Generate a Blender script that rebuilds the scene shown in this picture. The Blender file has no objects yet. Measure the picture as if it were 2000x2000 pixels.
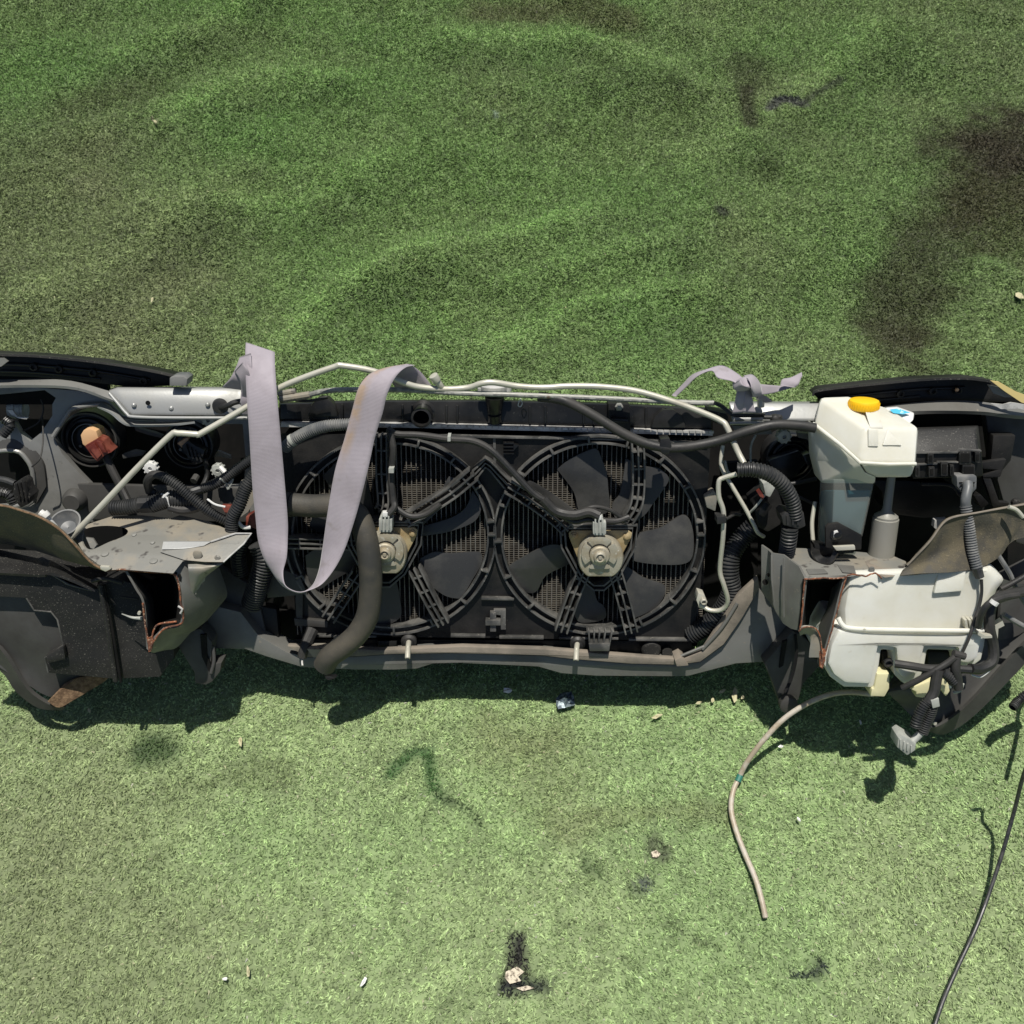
import bpy, math, random
import numpy as np
from mathutils import Vector, Matrix
from mathutils.geometry import tessellate_polygon
random.seed(7); rng = np.random.default_rng(7)
C = bpy.context.scene.collection
# ------------------------------------------------------------------ camera, world, sun, exposure
PITCH = math.radians(57); H = 1.56
scn = bpy.context.scene
cd = bpy.data.cameras.new('camera'); cd.lens = 36; cd.sensor_width = 36; cd.clip_end = 100; cd.clip_start = .02
cam = bpy.data.objects.new('camera', cd); C.objects.link(cam)
cam.location = (0, 0, H); cam.rotation_euler = (math.pi/2 - PITCH, 0, 0)
scn.camera = cam
SUN_EL = math.radians(81.5); SUN_AZ = math.radians(0)     # sun stands behind the car part, almost overhead
w_ = bpy.data.worlds.new('World'); scn.world = w_; w_.use_nodes = True
nt = w_.node_tree; bg = nt.nodes['Background']
sky = nt.nodes.new('ShaderNodeTexSky'); sky.sky_type = 'NISHITA'; sky.sun_disc = False
sky.sun_elevation = SUN_EL; sky.sun_rotation = SUN_AZ
nt.links.new(sky.outputs[0], bg.inputs[0]); bg.inputs[1].default_value = 0.055
sd = bpy.data.lights.new('sun', 'SUN'); sd.energy = 4.6; sd.angle = math.radians(.55); sd.color = (1, .955, .865)
sun = bpy.data.objects.new('sun', sd); C.objects.link(sun)
sun.rotation_euler = (-(math.pi/2 - SUN_EL), 0, 0); sun.location = (0, 3, 4)
scn.view_settings.view_transform = 'Standard'; scn.view_settings.look = 'None'
scn.view_settings.exposure = 0.25; scn.view_settings.gamma = 1
scn.render.engine = 'CYCLES'; scn.cycles.max_bounces = 6; scn.cycles.transparent_max_bounces = 8

# ------------------------------------------------------------------ coordinates
# The front end leans back: its own plane goes through ORG, u = world x, VD = up along the plane, N = out of it towards the viewer.
CAM = Vector((0, 0, H)); F = 2000.0
RT = Vector((1, 0, 0)); UP = Vector((0, math.sin(PITCH), math.cos(PITCH))); FW = Vector((0, math.cos(PITCH), -math.sin(PITCH)))
LEAN = math.radians(37)
N = Vector((0, -math.cos(LEAN), math.sin(LEAN))); VD = Vector((0, math.sin(LEAN), math.cos(LEAN)))
def ray(x, y): return RT*((x-1000)/F) + UP*((1000-y)/F) + FW
def G(x, y, h=0.0):
    d = ray(x, y); return CAM + d*((h-H)/d.z)
ORG = G(1000, 1325, .055)
def P(x, y, w=0.0):
    if w > .08: w = .08+(w-.08)*.68
    d = ray(x, y); t = ((ORG + N*w) - CAM).dot(N)/d.dot(N); return CAM + d*t
S = .00076                      # metres to one unit of measure on the plane
def cr(pts, n=6):               # smooth curve through points
    p = [Vector(q) for q in pts]
    if len(p) < 3 or n <= 1: return p
    p = [p[0]*2-p[1]] + p + [p[-1]*2-p[-2]]; out = []
    for i in range(1, len(p)-2):
        for k in range(n):
            t = k/n; a, b, c, d = p[i-1], p[i], p[i+1], p[i+2]
            out.append(.5*((2*b)+(c-a)*t+(2*a-5*b+4*c-d)*t*t+(3*b-a-3*c+d)*t**3))
    out.append(p[-2]); return out
def P3(q, w=0.0):
    return P(q[0], q[1], q[2] if len(q) > 2 else w)

SPLIT = {'ring_foot', 'pump_outlet', 'red_plug', 'lower_lip', 'rusty_tab', 'lamp_brace', 'inner_tab', 'box_bracket', 'pump', 'weld_spot', 'tank_tab', 'round_boss', 'plug_rib', 'tank_emboss', 'cap_ear', 'lamp_plug', 'thin_wire', 'grey_line', 'liner_rod', 'harness', 'bay_wire', 'rubber_mount', 'pressed_rib', 'duct_wrinkle', 'air_hose', 'wiring_conduit', 'tape_wrap', 'harness_tail', 'cable_tie', 'taped_loom', 'loose_wire', 'spot', 'holder_rim', 'inner_lip'}
class M:
    def __init__(s): s.v = []; s.f = []; s.seg = []
    def add(s, vs, fs):
        o = len(s.v); s.seg.append((o, len(s.f))); s.v += [tuple(v) for v in vs]; s.f += [tuple(i+o for i in f) for f in fs]; return s
    def plate(s, pts, w=0.0, th=.01, holes=(), ext=None):
        loops = [list(pts)] + [list(h) for h in holes]; flat = [q for l in loops for q in l]
        tri = tessellate_polygon([[Vector((q[0], -q[1], 0)) for q in l] for l in loops])
        e = ext if ext is not None else -N*th
        fr = [P3(q, w) for q in flat]; n = len(fr); vs = fr + [v+e for v in fr]; fs = []
        for t in tri:
            a, b, c = t; nn = (fr[b]-fr[a]).cross(fr[c]-fr[a])
            if nn.dot(N) < 0: a, b, c = a, c, b
            fs += [(a, b, c), (c+n, b+n, a+n)]
        o = 0
        for l in loops:
            k = len(l)
            for i in range(k): j = (i+1) % k; fs.append((o+i, o+j, o+j+n, o+i+n))
            o += k
        return s.add(vs, fs)
    def loft(s, loops, w=0.0, cap0=True, cap1=True):          # equal closed loops, back to front
        L = [[P3(q, w) for q in l] for l in loops]; k = len(L[0]); vs = [v for l in L for v in l]; fs = []
        for a in range(len(L)-1):
            for i in range(k): j = (i+1) % k; fs.append((a*k+i, a*k+j, (a+1)*k+j, (a+1)*k+i))
        if cap0: fs.append(tuple(range(k))[::-1])
        if cap1: fs.append(tuple(range((len(L)-1)*k, len(L)*k)))
        return s.add(vs, fs)
    def sheet(s, rows, th=.002, n=4, world=False):            # open curved surface
        R_ = [cr(r if world else [P3(q) for q in r], n) for r in rows]
        cols = [cr([r[i] for r in R_], n) for i in range(len(R_[0]))]
        a, b = len(cols), len(cols[0]); vs = [v for c in cols for v in c]; g = lambda i, j: i*b+j
        fs = [(g(i, j), g(i+1, j), g(i+1, j+1), g(i, j+1)) for i in range(a-1) for j in range(b-1)]
        if th:
            nv = []
            for i in range(a):
                for j in range(b):
                    i0, i1, j0, j1 = max(i-1, 0), min(i+1, a-1), max(j-1, 0), min(j+1, b-1)
                    m = (cols[i1][j]-cols[i0][j]).cross(cols[i][j1]-cols[i][j0]); m = m.normalized() if m.length > 1e-12 else N
                    nv.append(cols[i][j]-m*th*(1 if m.dot(N) > 0 else -1))
            n0 = a*b; vs += nv; fs += [tuple(q+n0 for q in f[::-1]) for f in fs]
            bd = [g(i, 0) for i in range(a)] + [g(a-1, j) for j in range(1, b)] + [g(i, b-1) for i in range(a-2, -1, -1)] + [g(0, j) for j in range(b-2, 0, -1)]
            for i in range(len(bd)): j = (i+1) % len(bd); fs.append((bd[i], bd[j], bd[j]+n0, bd[i]+n0))
        return s.add(vs, fs)
    def sweep(s, path, prof, up=None, closed=False):          # prof: function(i, s)->list of (a,b) offsets
        k = len(path); dist = 0; rings = []; side = None
        for i in range(k):
            t = (path[min(i+1, k-1)]-path[max(i-1, 0)]).normalized()
            if i: dist += (path[i]-path[i-1]).length
            if up is not None: sd_ = t.cross(up).normalized()
            else:
                if side is None: side = t.orthogonal().normalized()
                sd_ = (side - t*side.dot(t)).normalized(); side = sd_
            u2 = sd_.cross(t).normalized()
            rings.append([path[i]+sd_*a+u2*b for a, b in prof(i, dist)])
        m = len(rings[0]); vs = [v for r in rings for v in r]; fs = []
        for i in range(k-1):
            for j in range(m): q = (j+1) % m; fs.append((i*m+j, i*m+q, (i+1)*m+q, (i+1)*m+j))
        if not closed: fs += [tuple(range(m))[::-1], tuple(range((k-1)*m, k*m))]
        return s.add(vs, fs)
    def tube(s, pts, r, w=0.0, sides=10, n=6, corr=None, world=False, taper=None, hollow=False):
        p = cr([Vector(q) if world else P3(q, w) for q in pts], n)
        r = r*S
        if corr:
            pitch, amp = corr[0]*S, corr[1]*S
            L = [0.0]
            for i in range(1, len(p)): L.append(L[-1]+(p[i]-p[i-1]).length)
            q = []; m = max(4, int(L[-1]/pitch*4)); j = 0
            for i in range(m+1):
                d = L[-1]*i/m
                while j < len(L)-2 and L[j+1] < d: j += 1
                q.append(p[j].lerp(p[j+1], (d-L[j])/max(1e-9, L[j+1]-L[j])))
            p = q
            rad = lambda i, d: r + amp*(1 if i % 4 in (0, 1) else -1)*.5
        elif taper: rad = lambda i, d: r*(taper[0]+(taper[1]-taper[0])*i/(len(p)-1))
        else: rad = lambda i, d: r
        cs = [(math.cos(2*math.pi*j/sides), math.sin(2*math.pi*j/sides)) for j in range(sides)]
        s.sweep(p, lambda i, d: [(rad(i, d)*a, rad(i, d)*b) for a, b in cs], closed=hollow)
        if hollow:
            for e in (0, -1):                                  # turn the open end inwards
                d = (p[1]-p[0]).normalized() if e == 0 else (p[-2]-p[-1]).normalized()
                a = p[e]; s.sweep([a-d*.0008, a+d*.02], lambda i, q: [(r*.78*x, r*.78*y) for x, y in cs], closed=True)
                s.sweep([a-d*.0005, a+d*.0001], lambda i, q: [(r*(1.02 if i == 1 else .78)*x, r*(1.02 if i == 1 else .78)*y) for x, y in cs], closed=True)
        return s
    def wall(s, pts, wd, w=0.0, depth=.012, n=1, closed=False):   # thin wall standing on the plane: front at w, reaching back
        p = cr([P3(q, w) for q in pts], n); h = wd*S/2
        if closed: p = p + [p[0]]
        return s.sweep(p, lambda i, d: [(-h, 0), (h, 0), (h, -depth), (-h, -depth)], up=N)
    def box(s, x0, y0, x1, y1, w=0.0, th=.01):
        return s.plate([(x0, y0), (x1, y0), (x1, y1), (x0, y1)], w, th)
    def lathe(s, c, prof, n=32, axis=None, cap=True, clip=None):   # prof [(r, h)]: r in plane units, h metres along the axis
        c = c if isinstance(c, Vector) else P3(c); A = (axis or N).normalized()
        U = Vector((1, 0, 0)); U = (U-A*U.dot(A)).normalized(); V = A.cross(U); vs = []; fs = []
        for r, h in prof:
            for j in range(n):
                a = 2*math.pi*j/n; b = math.sin(a)
                if clip is not None: b = max(b, -clip)
                vs.append(c + U*(r*S*math.cos(a)) + V*(r*S*b) + A*h)
        for i in range(len(prof)-1):
            for j in range(n): q = (j+1) % n; fs.append((i*n+j, i*n+q, (i+1)*n+q, (i+1)*n+j))
        if cap: fs += [tuple(range(n))[::-1], tuple(range((len(prof)-1)*n, len(prof)*n))]
        return s.add(vs, fs)
    def obj(s, name, mat, parent=None, bev=0.0, smooth=35, sub=0, loc=None):
        if name in SPLIT and len(s.seg) > 1:                  # every separate piece is an object of its own
            first = None; e_ = s.seg+[(len(s.v), len(s.f))]
            for (v0, f0), (v1, f1) in zip(e_[:-1], e_[1:]):
                q = M(); q.v = s.v[v0:v1]; q.f = [tuple(i-v0 for i in f) for f in s.f[f0:f1]]
                o = q.obj(name, mat, parent, bev, smooth, sub, loc); first = first or o
            return first
        while parent is not None and parent.parent is not None and parent.parent.parent is not None: parent = parent.parent
        me = bpy.data.meshes.new(name)
        vs = s.v
        if loc is not None: vs = [tuple(Vector(v)-loc) for v in vs]
        me.from_pydata(vs, [], s.f); me.update()
        import bmesh
        bm = bmesh.new(); bm.from_mesh(me); bmesh.ops.remove_doubles(bm, verts=bm.verts, dist=1e-6)
        bmesh.ops.recalc_face_normals(bm, faces=bm.faces)
        if bev:
            es = [e for e in bm.edges if len(e.link_faces) == 2 and e.calc_face_angle(0) > .6]
            try: bmesh.ops.bevel(bm, geom=es, offset=bev, segments=2, profile=.6, affect='EDGES', clamp_overlap=True)
            except Exception: pass
        for f in bm.faces: f.smooth = True
        for e in bm.edges:
            if len(e.link_faces) == 2 and e.calc_face_angle(0) > math.radians(smooth): e.smooth = False
        bm.to_mesh(me); bm.free()
        me.materials.append(mat)
        o = bpy.data.objects.new(name, me); C.objects.link(o)
        if loc is not None: o.location = loc
        if parent is not None:
            o.parent = parent
            if parent.type == 'EMPTY': o.matrix_parent_inverse = Matrix.Translation(-parent.location)
        if sub:
            md = o.modifiers.new('sub', 'SUBSURF'); md.levels = sub; md.render_levels = sub
        return o
def empty(name, loc, label, cat, group=None):
    o = bpy.data.objects.new(name, None); C.objects.link(o); o.location = loc; o.empty_display_size = .1
    o['label'] = label; o['category'] = cat
    if group: o['group'] = group
    return o
def tag(o, label=None, cat=None, group=None, kind=None):
    for k, v in (('label', label), ('category', cat), ('group', group), ('kind', kind)):
        if v: o[k] = v
    return o
def circ(cx, cy, r, n=24, a0=0, a1=360, k=.94):
    return [(cx+r*math.cos(math.radians(a0+(a1-a0)*i/n)), cy-k*r*math.sin(math.radians(a0+(a1-a0)*i/n))) for i in range(n + (0 if a1-a0 == 360 else 1))]

# ------------------------------------------------------------------ materials
def mk(name, c1, rough=.5, metal=0, c2=None, sc=30, lo=.45, hi=.6, bump=0, bsc=200, c3=None, sc3=400, lo3=.68, hi3=.74, spec=.5, sss=0, coat=0):
    m = bpy.data.materials.new(name); m.use_nodes = True; t = m.node_tree; b = t.nodes['Principled BSDF']; L = t.links.new
    b.inputs['Roughness'].default_value = rough; b.inputs['Metallic'].default_value = metal
    b.inputs['Specular IOR Level'].default_value = spec
    tc = t.nodes.new('ShaderNodeTexCoord')
    def noise(scale, det=5):
        n = t.nodes.new('ShaderNodeTexNoise'); n.inputs['Scale'].default_value = scale; n.inputs['Detail'].default_value = det
        n.inputs['Roughness'].default_value = .62; L(tc.outputs['Object'], n.inputs['Vector']); return n
    def ramp(n, lo, hi):
        r = t.nodes.new('ShaderNodeMapRange'); r.inputs[1].default_value = lo; r.inputs[2].default_value = hi; L(n.outputs['Fac'], r.inputs[0]); return r
    rgb = lambda c: (c[0], c[1], c[2], 1)
    src = None
    def mix(fac, a, c):
        x = t.nodes.new('ShaderNodeMix'); x.data_type = 'RGBA'; L(fac, x.inputs[0])
        if isinstance(a, tuple): x.inputs[6].default_value = rgb(a)
        else: L(a, x.inputs[6])
        x.inputs[7].default_value = rgb(c); return x.outputs[2]
    col = tuple(c1)
    if c2: r = ramp(noise(sc), lo, hi); col = mix(r.outputs[0], col, c2); src = r
    if c3: col = mix(ramp(noise(sc3, 2), lo3, hi3).outputs[0], col, c3)
    if isinstance(col, tuple): b.inputs['Base Color'].default_value = rgb(col)
    else: L(col, b.inputs['Base Color'])
    if c2:
        q = t.nodes.new('ShaderNodeMapRange'); q.inputs[3].default_value = rough; q.inputs[4].default_value = min(1, rough+.22); L(src.outputs[0], q.inputs[0]); L(q.outputs[0], b.inputs['Roughness'])
    if bump:
        bn = noise(bsc, 3); bp = t.nodes.new('ShaderNodeBump'); bp.inputs['Strength'].default_value = bump; bp.inputs['Distance'].default_value = .0012
        L(bn.outputs['Fac'], bp.inputs['Height']); L(bp.outputs[0], b.inputs['Normal'])
    if sss:
        b.inputs['Subsurface Weight'].default_value = sss; b.inputs['Subsurface Radius'].default_value = (1, .95, .8); b.inputs['Subsurface Scale'].default_value = .012
    return m
BLK = mk('black_plastic', (.008, .008, .008), .40, c2=(.018, .017, .016), sc=14, lo=.42, hi=.62, c3=(.075, .07, .062), sc3=260, lo3=.70, hi3=.80, bump=.25, bsc=420, spec=.32)
BLG = mk('black_gloss_plastic', (.010, .010, .010), .28, c2=(.030, .029, .028), sc=10, lo=.45, hi=.7, c3=(.11, .11, .10), sc3=330, lo3=.70, hi3=.78, spec=.45)
DST = mk('dusty_black_plastic', (.014, .014, .014), .48, c2=(.030, .029, .027), sc=9, lo=.4, hi=.65, c3=(.12, .115, .10), sc3=430, lo3=.63, hi3=.70, bump=.3, bsc=600, spec=.3)
EDGE = mk('dusty_shroud_plastic', (.045, .045, .043), .30, c2=(.115, .112, .105), sc=24, lo=.42, hi=.62, c3=(.20, .19, .17), sc3=160, lo3=.64, hi3=.74, spec=.5)
DEEP = mk('recess_black', (.003, .003, .003), .7, c2=(.007, .0065, .006), sc=18, spec=.25)  # near-black: backing sheets, and the shade inside holes and slots put into colour
RUB = mk('rubber', (.015, .015, .015), .5, c2=(.032, .030, .028), sc=22, lo=.4, hi=.65, bump=.2, bsc=300)
HOSE = mk('dusty_rubber_hose', (.036, .035, .032), .58, c2=(.080, .070, .052), sc=11, lo=.42, hi=.66, c3=(.20, .18, .14), sc3=300, lo3=.7, hi3=.8, bump=.35, bsc=500)
COR = mk('corrugated_black', (.020, .021, .022), .42, c2=(.045, .045, .043), sc=25, lo=.45, hi=.7)
CORG = mk('corrugated_grey', (.10, .105, .11), .45, c2=(.17, .17, .165), sc=25)
SIL = mk('silver_paint', (.30, .305, .30), .36, .25, c2=(.235, .235, .22), sc=16, lo=.45, hi=.7, c3=(.22, .20, .17), sc3=150, lo3=.70, hi3=.8, bump=.08)
GRY = mk('grey_underbody_paint', (.155, .155, .145), .42, .15, c2=(.105, .10, .09), sc=10, lo=.42, hi=.68, c3=(.26, .22, .17), sc3=120, lo3=.66, hi3=.8, bump=.12)
DGR = mk('dull_grey_paint', (.062, .061, .058), .5, .1, c2=(.038, .036, .033), sc=12, lo=.42, hi=.65)
PANEL = mk('grey_inner_panel', (.225, .225, .215), .38, .2, c2=(.15, .148, .14), sc=10, lo=.42, hi=.68, c3=(.10, .095, .085), sc3=90, lo3=.66, hi3=.8, bump=.1)
MUD = mk('muddy_grey_metal', (.21, .208, .19), .45, .15, c2=(.27, .235, .18), sc=11, lo=.44, hi=.62, c3=(.08, .075, .07), sc3=60, lo3=.62, hi3=.72, bump=.3, bsc=120)
RAILTOP = mk('dust_covered_ledge', (.215, .185, .15), .7, c2=(.13, .115, .095), sc=14, lo=.45, hi=.62, bump=.3)
RUST = mk('raw_rust_edge', (.26, .085, .035), .8, c2=(.085, .04, .028), sc=110, lo=.40, hi=.56, c3=(.48, .33, .22), sc3=300, lo3=.58, hi3=.68, bump=.6, bsc=500)
CREAM = mk('cream_pipe', (.50, .485, .41), .38, .25, c2=(.38, .36, .30), sc=26, lo=.5, hi=.7)
GALV = mk('mottled_galvanised', (.20, .20, .185), .5, .3, c2=(.34, .34, .31), sc=130, lo=.46, hi=.58, c3=(.14, .09, .06), sc3=45, lo3=.66, hi3=.74)
ZINC = mk('oxidised_zinc', (.40, .375, .30), .48, .35, c2=(.30, .255, .175), sc=35, lo=.42, hi=.66, c3=(.55, .54, .48), sc3=160, lo3=.62, hi3=.72, bump=.25)
BRASS = mk('yellow_passivated_bracket', (.34, .25, .13), .5, .3, c2=(.42, .34, .2), sc=40)
CONN = mk('pale_grey_connector', (.36, .37, .34), .5, c2=(.26, .27, .25), sc=60)
MILK = mk('milky_plastic', (.66, .66, .61), .36, c2=(.57, .555, .47), sc=8, lo=.42, hi=.68, c3=(.5, .46, .36), sc3=55, lo3=.68, hi3=.85, sss=.35)
YEL = mk('yellow_plastic', (.88, .50, .006), .45)
CYAN = mk('blue_print', (.06, .40, .58), .45, c2=(.45, .66, .72), sc=160, lo=.54, hi=.64)
BRN = mk('red_brown_plastic', (.105, .020, .013), .35, c2=(.22, .06, .04), sc=50)
TAN = mk('tan_plastic', (.62, .38, .20), .45)
WHT = mk('white_plastic', (.62, .62, .60), .35)
ALU = mk('bright_aluminium', (.50, .49, .47), .45, .15, c2=(.3, .3, .29), sc=60)
DIRT = mk('caked_earth', (.11, .065, .035), .95, c2=(.22, .14, .08), sc=120, lo=.42, hi=.6, bump=1, bsc=300)
LIN = mk('grimy_cut_steel', (.055, .05, .04), .7, c2=(.10, .085, .055), sc=30, lo=.42, hi=.6, c3=(.20, .17, .11), sc3=420, lo3=.64, hi3=.74, bump=.6, bsc=420)
PAPER = mk('yellow_tape', (.60, .48, .20), .6)
SOIL = mk('bare_backing', (.55, .49, .38), .9, c2=(.16, .13, .10), sc=220, lo=.46, hi=.58)
LEAF = mk('dry_leaf', (.44, .41, .25), .7)
BLUESCRAP = mk('crumpled_foil', (.20, .25, .27), .35, .3, c2=(.05, .07, .09), sc=120, lo=.45, hi=.55)
GLS = mk('silver_lamp_ring', (.16, .155, .14), .3, .6)
GRN = mk('green_joint', (.03, .16, .12), .5)
def strap_mat():
    m = mk('grey_webbing', (.325, .292, .325), .62, c2=(.245, .218, .24), sc=14, lo=.4, hi=.68, c3=(.20, .175, .17), sc3=38, lo3=.66, hi3=.82, spec=.35)
    t = m.node_tree; L = t.links.new; b = t.nodes['Principled BSDF']
    at = t.nodes.new('ShaderNodeAttribute'); at.attribute_name = 'webuv'
    wv = t.nodes.new('ShaderNodeTexWave'); wv.inputs['Scale'].default_value = 170; wv.bands_direction = 'Y'; wv.inputs['Distortion'].default_value = 1.2; wv.inputs['Detail'].default_value = 2
    L(at.outputs['Vector'], wv.inputs['Vector'])
    bp = t.nodes.new('ShaderNodeBump'); bp.inputs['Strength'].default_value = .22; bp.inputs['Distance'].default_value = .0005
    L(wv.outputs['Fac'], bp.inputs['Height']); L(bp.outputs[0], b.inputs['Normal'])
    b.inputs['Sheen Weight'].default_value = .25
    sp = t.nodes.new('ShaderNodeSeparateXYZ'); L(at.outputs['Vector'], sp.inputs[0])
    # a rusty stain along one edge of the webbing, at its own place on the band
    def mr(src, a, c, lo, hi):
        r = t.nodes.new('ShaderNodeMapRange'); r.interpolation_type = 'SMOOTHSTEP'; L(src, r.inputs[0])
        for i, v in enumerate((a, c, lo, hi)): r.inputs[i+1].default_value = v
        return r.outputs[0]
    def mul(a, c):
        x = t.nodes.new('ShaderNodeMath'); x.operation = 'MULTIPLY'; L(a, x.inputs[0]); L(c, x.inputs[1]); return x.outputs[0]
    y = sp.outputs[1]; x = sp.outputs[0]
    f = mul(mul(mr(y, .56, .64, 0, 1), mr(y, .74, .80, 1, 0)), mul(mr(x, .0, .06, .6, 1), mr(x, .15, .42, 1, 0)))
    nz = t.nodes.new('ShaderNodeTexNoise'); nz.inputs['Scale'].default_value = 60; tc = t.nodes.new('ShaderNodeTexCoord'); L(tc.outputs['Object'], nz.inputs['Vector'])
    f = mul(f, mr(nz.outputs['Fac'], .35, .6, .25, .8))
    old = b.inputs['Base Color'].links[0].from_socket
    mx = t.nodes.new('ShaderNodeMix'); mx.data_type = 'RGBA'; L(f, mx.inputs[0]); L(old, mx.inputs[6]); mx.inputs[7].default_value = (.33, .23, .15, 1); L(mx.outputs[2], b.inputs['Base Color'])
    return m
WEB = strap_mat()
def milk_shell():
    m = bpy.data.materials.new('translucent_tank'); m.use_nodes = True; t = m.node_tree; L = t.links.new
    b = t.nodes['Principled BSDF']; b.inputs['Base Color'].default_value = (.66, .68, .62, 1); b.inputs['Roughness'].default_value = .3
    tr = t.nodes.new('ShaderNodeBsdfTransparent'); tr.inputs[0].default_value = (.86, .92, .90, 1)
    mx = t.nodes.new('ShaderNodeMixShader'); mx.inputs[0].default_value = .82
    L(b.outputs[0], mx.inputs[1]); L(tr.outputs[0], mx.inputs[2]); L(mx.outputs[0], t.nodes['Material Output'].inputs[0]); return m
SHELL = milk_shell()
LIQ = mk('blue_coolant', (.030, .088, .115), .3)
# ------------------------------------------------------------------ the artificial turf
def vnoise(x, y, seed=0):
    r = np.random.default_rng(seed).random((256, 256)); xi = np.floor(x).astype(int); yi = np.floor(y).astype(int); fx = x-xi; fy = y-yi
    fx = fx*fx*(3-2*fx); fy = fy*fy*(3-2*fy); g = lambda a, b: r[a % 256, b % 256]
    return (g(xi, yi)*(1-fx)+g(xi+1, yi)*fx)*(1-fy)+(g(xi, yi+1)*(1-fx)+g(xi+1, yi+1)*fx)*fy
def fbm(x, y, s, seed=0, o=4):
    t = 0; a = 1; n = 0
    for k in range(o): t = t+a*vnoise(x/s*2**k+17.3*k, y/s*2**k+5.1*k, seed+k); n += a; a *= .55
    return t/n
def sstep(a, b, x): t = np.clip((x-a)/(b-a), 0, 1); return t*t*(3-2*t)
def dist_poly(x, y, pts):
    d = np.full(x.shape, 9.0)
    for a, b in zip(pts[:-1], pts[1:]):
        ax, ay, bx, by = a[0], a[1], b[0], b[1]; L2 = (bx-ax)**2+(by-ay)**2+1e-9
        t = np.clip(((x-ax)*(bx-ax)+(y-ay)*(by-ay))/L2, 0, 1); d = np.minimum(d, np.hypot(x-ax-t*(bx-ax), y-ay-t*(by-ay)))
    return d
gl = lambda *pts: [(G(a, b).x, G(a, b).y) for a, b in pts]
# soft creases of the carpet behind the car part: (line on the ground, half width, height)
CREASE = [(gl((330, 230), (520, 150), (680, 150)), .09, .016), (gl((700, 560), (900, 470), (1180, 420)), .06, .012), (gl((560, 700), (650, 600), (850, 480)), .07, .014),
          (gl((250, 120), (420, 60), (560, -40)), .08, .012), (gl((900, 70), (1150, 60), (1330, 130)), .08, .014), (gl((1000, 540), (1170, 500), (1330, 470)), .05, .009),
          (gl((980, 660), (1150, 590), (1400, 560)), .06, .011), (gl((300, 400), (620, 380), (780, 300)), .08, .01), (gl((1380, 300), (1600, 160), (1720, 60)), .09, .01), (gl((60, 560), (260, 500), (420, 380)), .08, .01)]
def zt(x, y):
    far = sstep(1.15, 1.45, y)
    z = (fbm(x+.25*y, y*1.5, .38, 3, 3)-.5)*.075*far + (fbm(x, y, .3, 9, 2)-.5)*.004
    w = fbm(x, y, .12, 21, 2)*.05
    for pts, hw, h in CREASE: z = z + 1.5*h*np.exp(-((dist_poly(x+w, y+w, pts))/hw)**2)*sstep(1.0, 1.3, y)
    return z
NX, NY = 330, 300
xs = np.linspace(-3.3, 3.3, NX); ys = np.linspace(-1.0, 5.0, NY); X, Y = np.meshgrid(xs, ys)
Z = zt(X, Y)
def grid_mesh(name, V, nx, ny, mat):
    me = bpy.data.meshes.new(name); me.vertices.add(len(V)); me.vertices.foreach_set('co', V.astype(np.float32).ravel())
    i = np.arange((nx-1)*(ny-1)); r = i//(nx-1); c = i % (nx-1); a = r*nx+c; q = np.stack([a, a+1, a+nx+1, a+nx], 1).ravel()
    me.loops.add(len(q)); me.loops.foreach_set('vertex_index', q); me.polygons.add(len(i)); me.polygons.foreach_set('loop_start', i*4); me.polygons.foreach_set('loop_total', np.full(len(i), 4)); me.update(calc_edges=True)
    me.polygons.foreach_set('use_smooth', np.ones(len(i), bool)); me.materials.append(mat); o = bpy.data.objects.new(name, me); C.objects.link(o); return o
BASE = mk('turf_backing', (.05, .085, .035), .9, c2=(.085, .115, .055), sc=25, bump=.8, bsc=500)
far_g = mk('turf_beyond', (.085, .125, .06), .9, c2=(.12, .17, .085), sc=7, c3=(.05, .08, .035), sc3=600, lo3=.5, hi3=.6, bump=1, bsc=700)
tag(grid_mesh('ground', np.stack([X, Y, Z-.0028], 2).reshape(-1, 3), NX, NY, BASE), kind='structure')
b_ = M(); b_.add([(-60, -60, -.06), (60, -60, -.06), (60, 60, -.06), (-60, 60, -.06)], [(0, 1, 2, 3)]); tag(b_.obj('yard', far_g), kind='structure')

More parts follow.
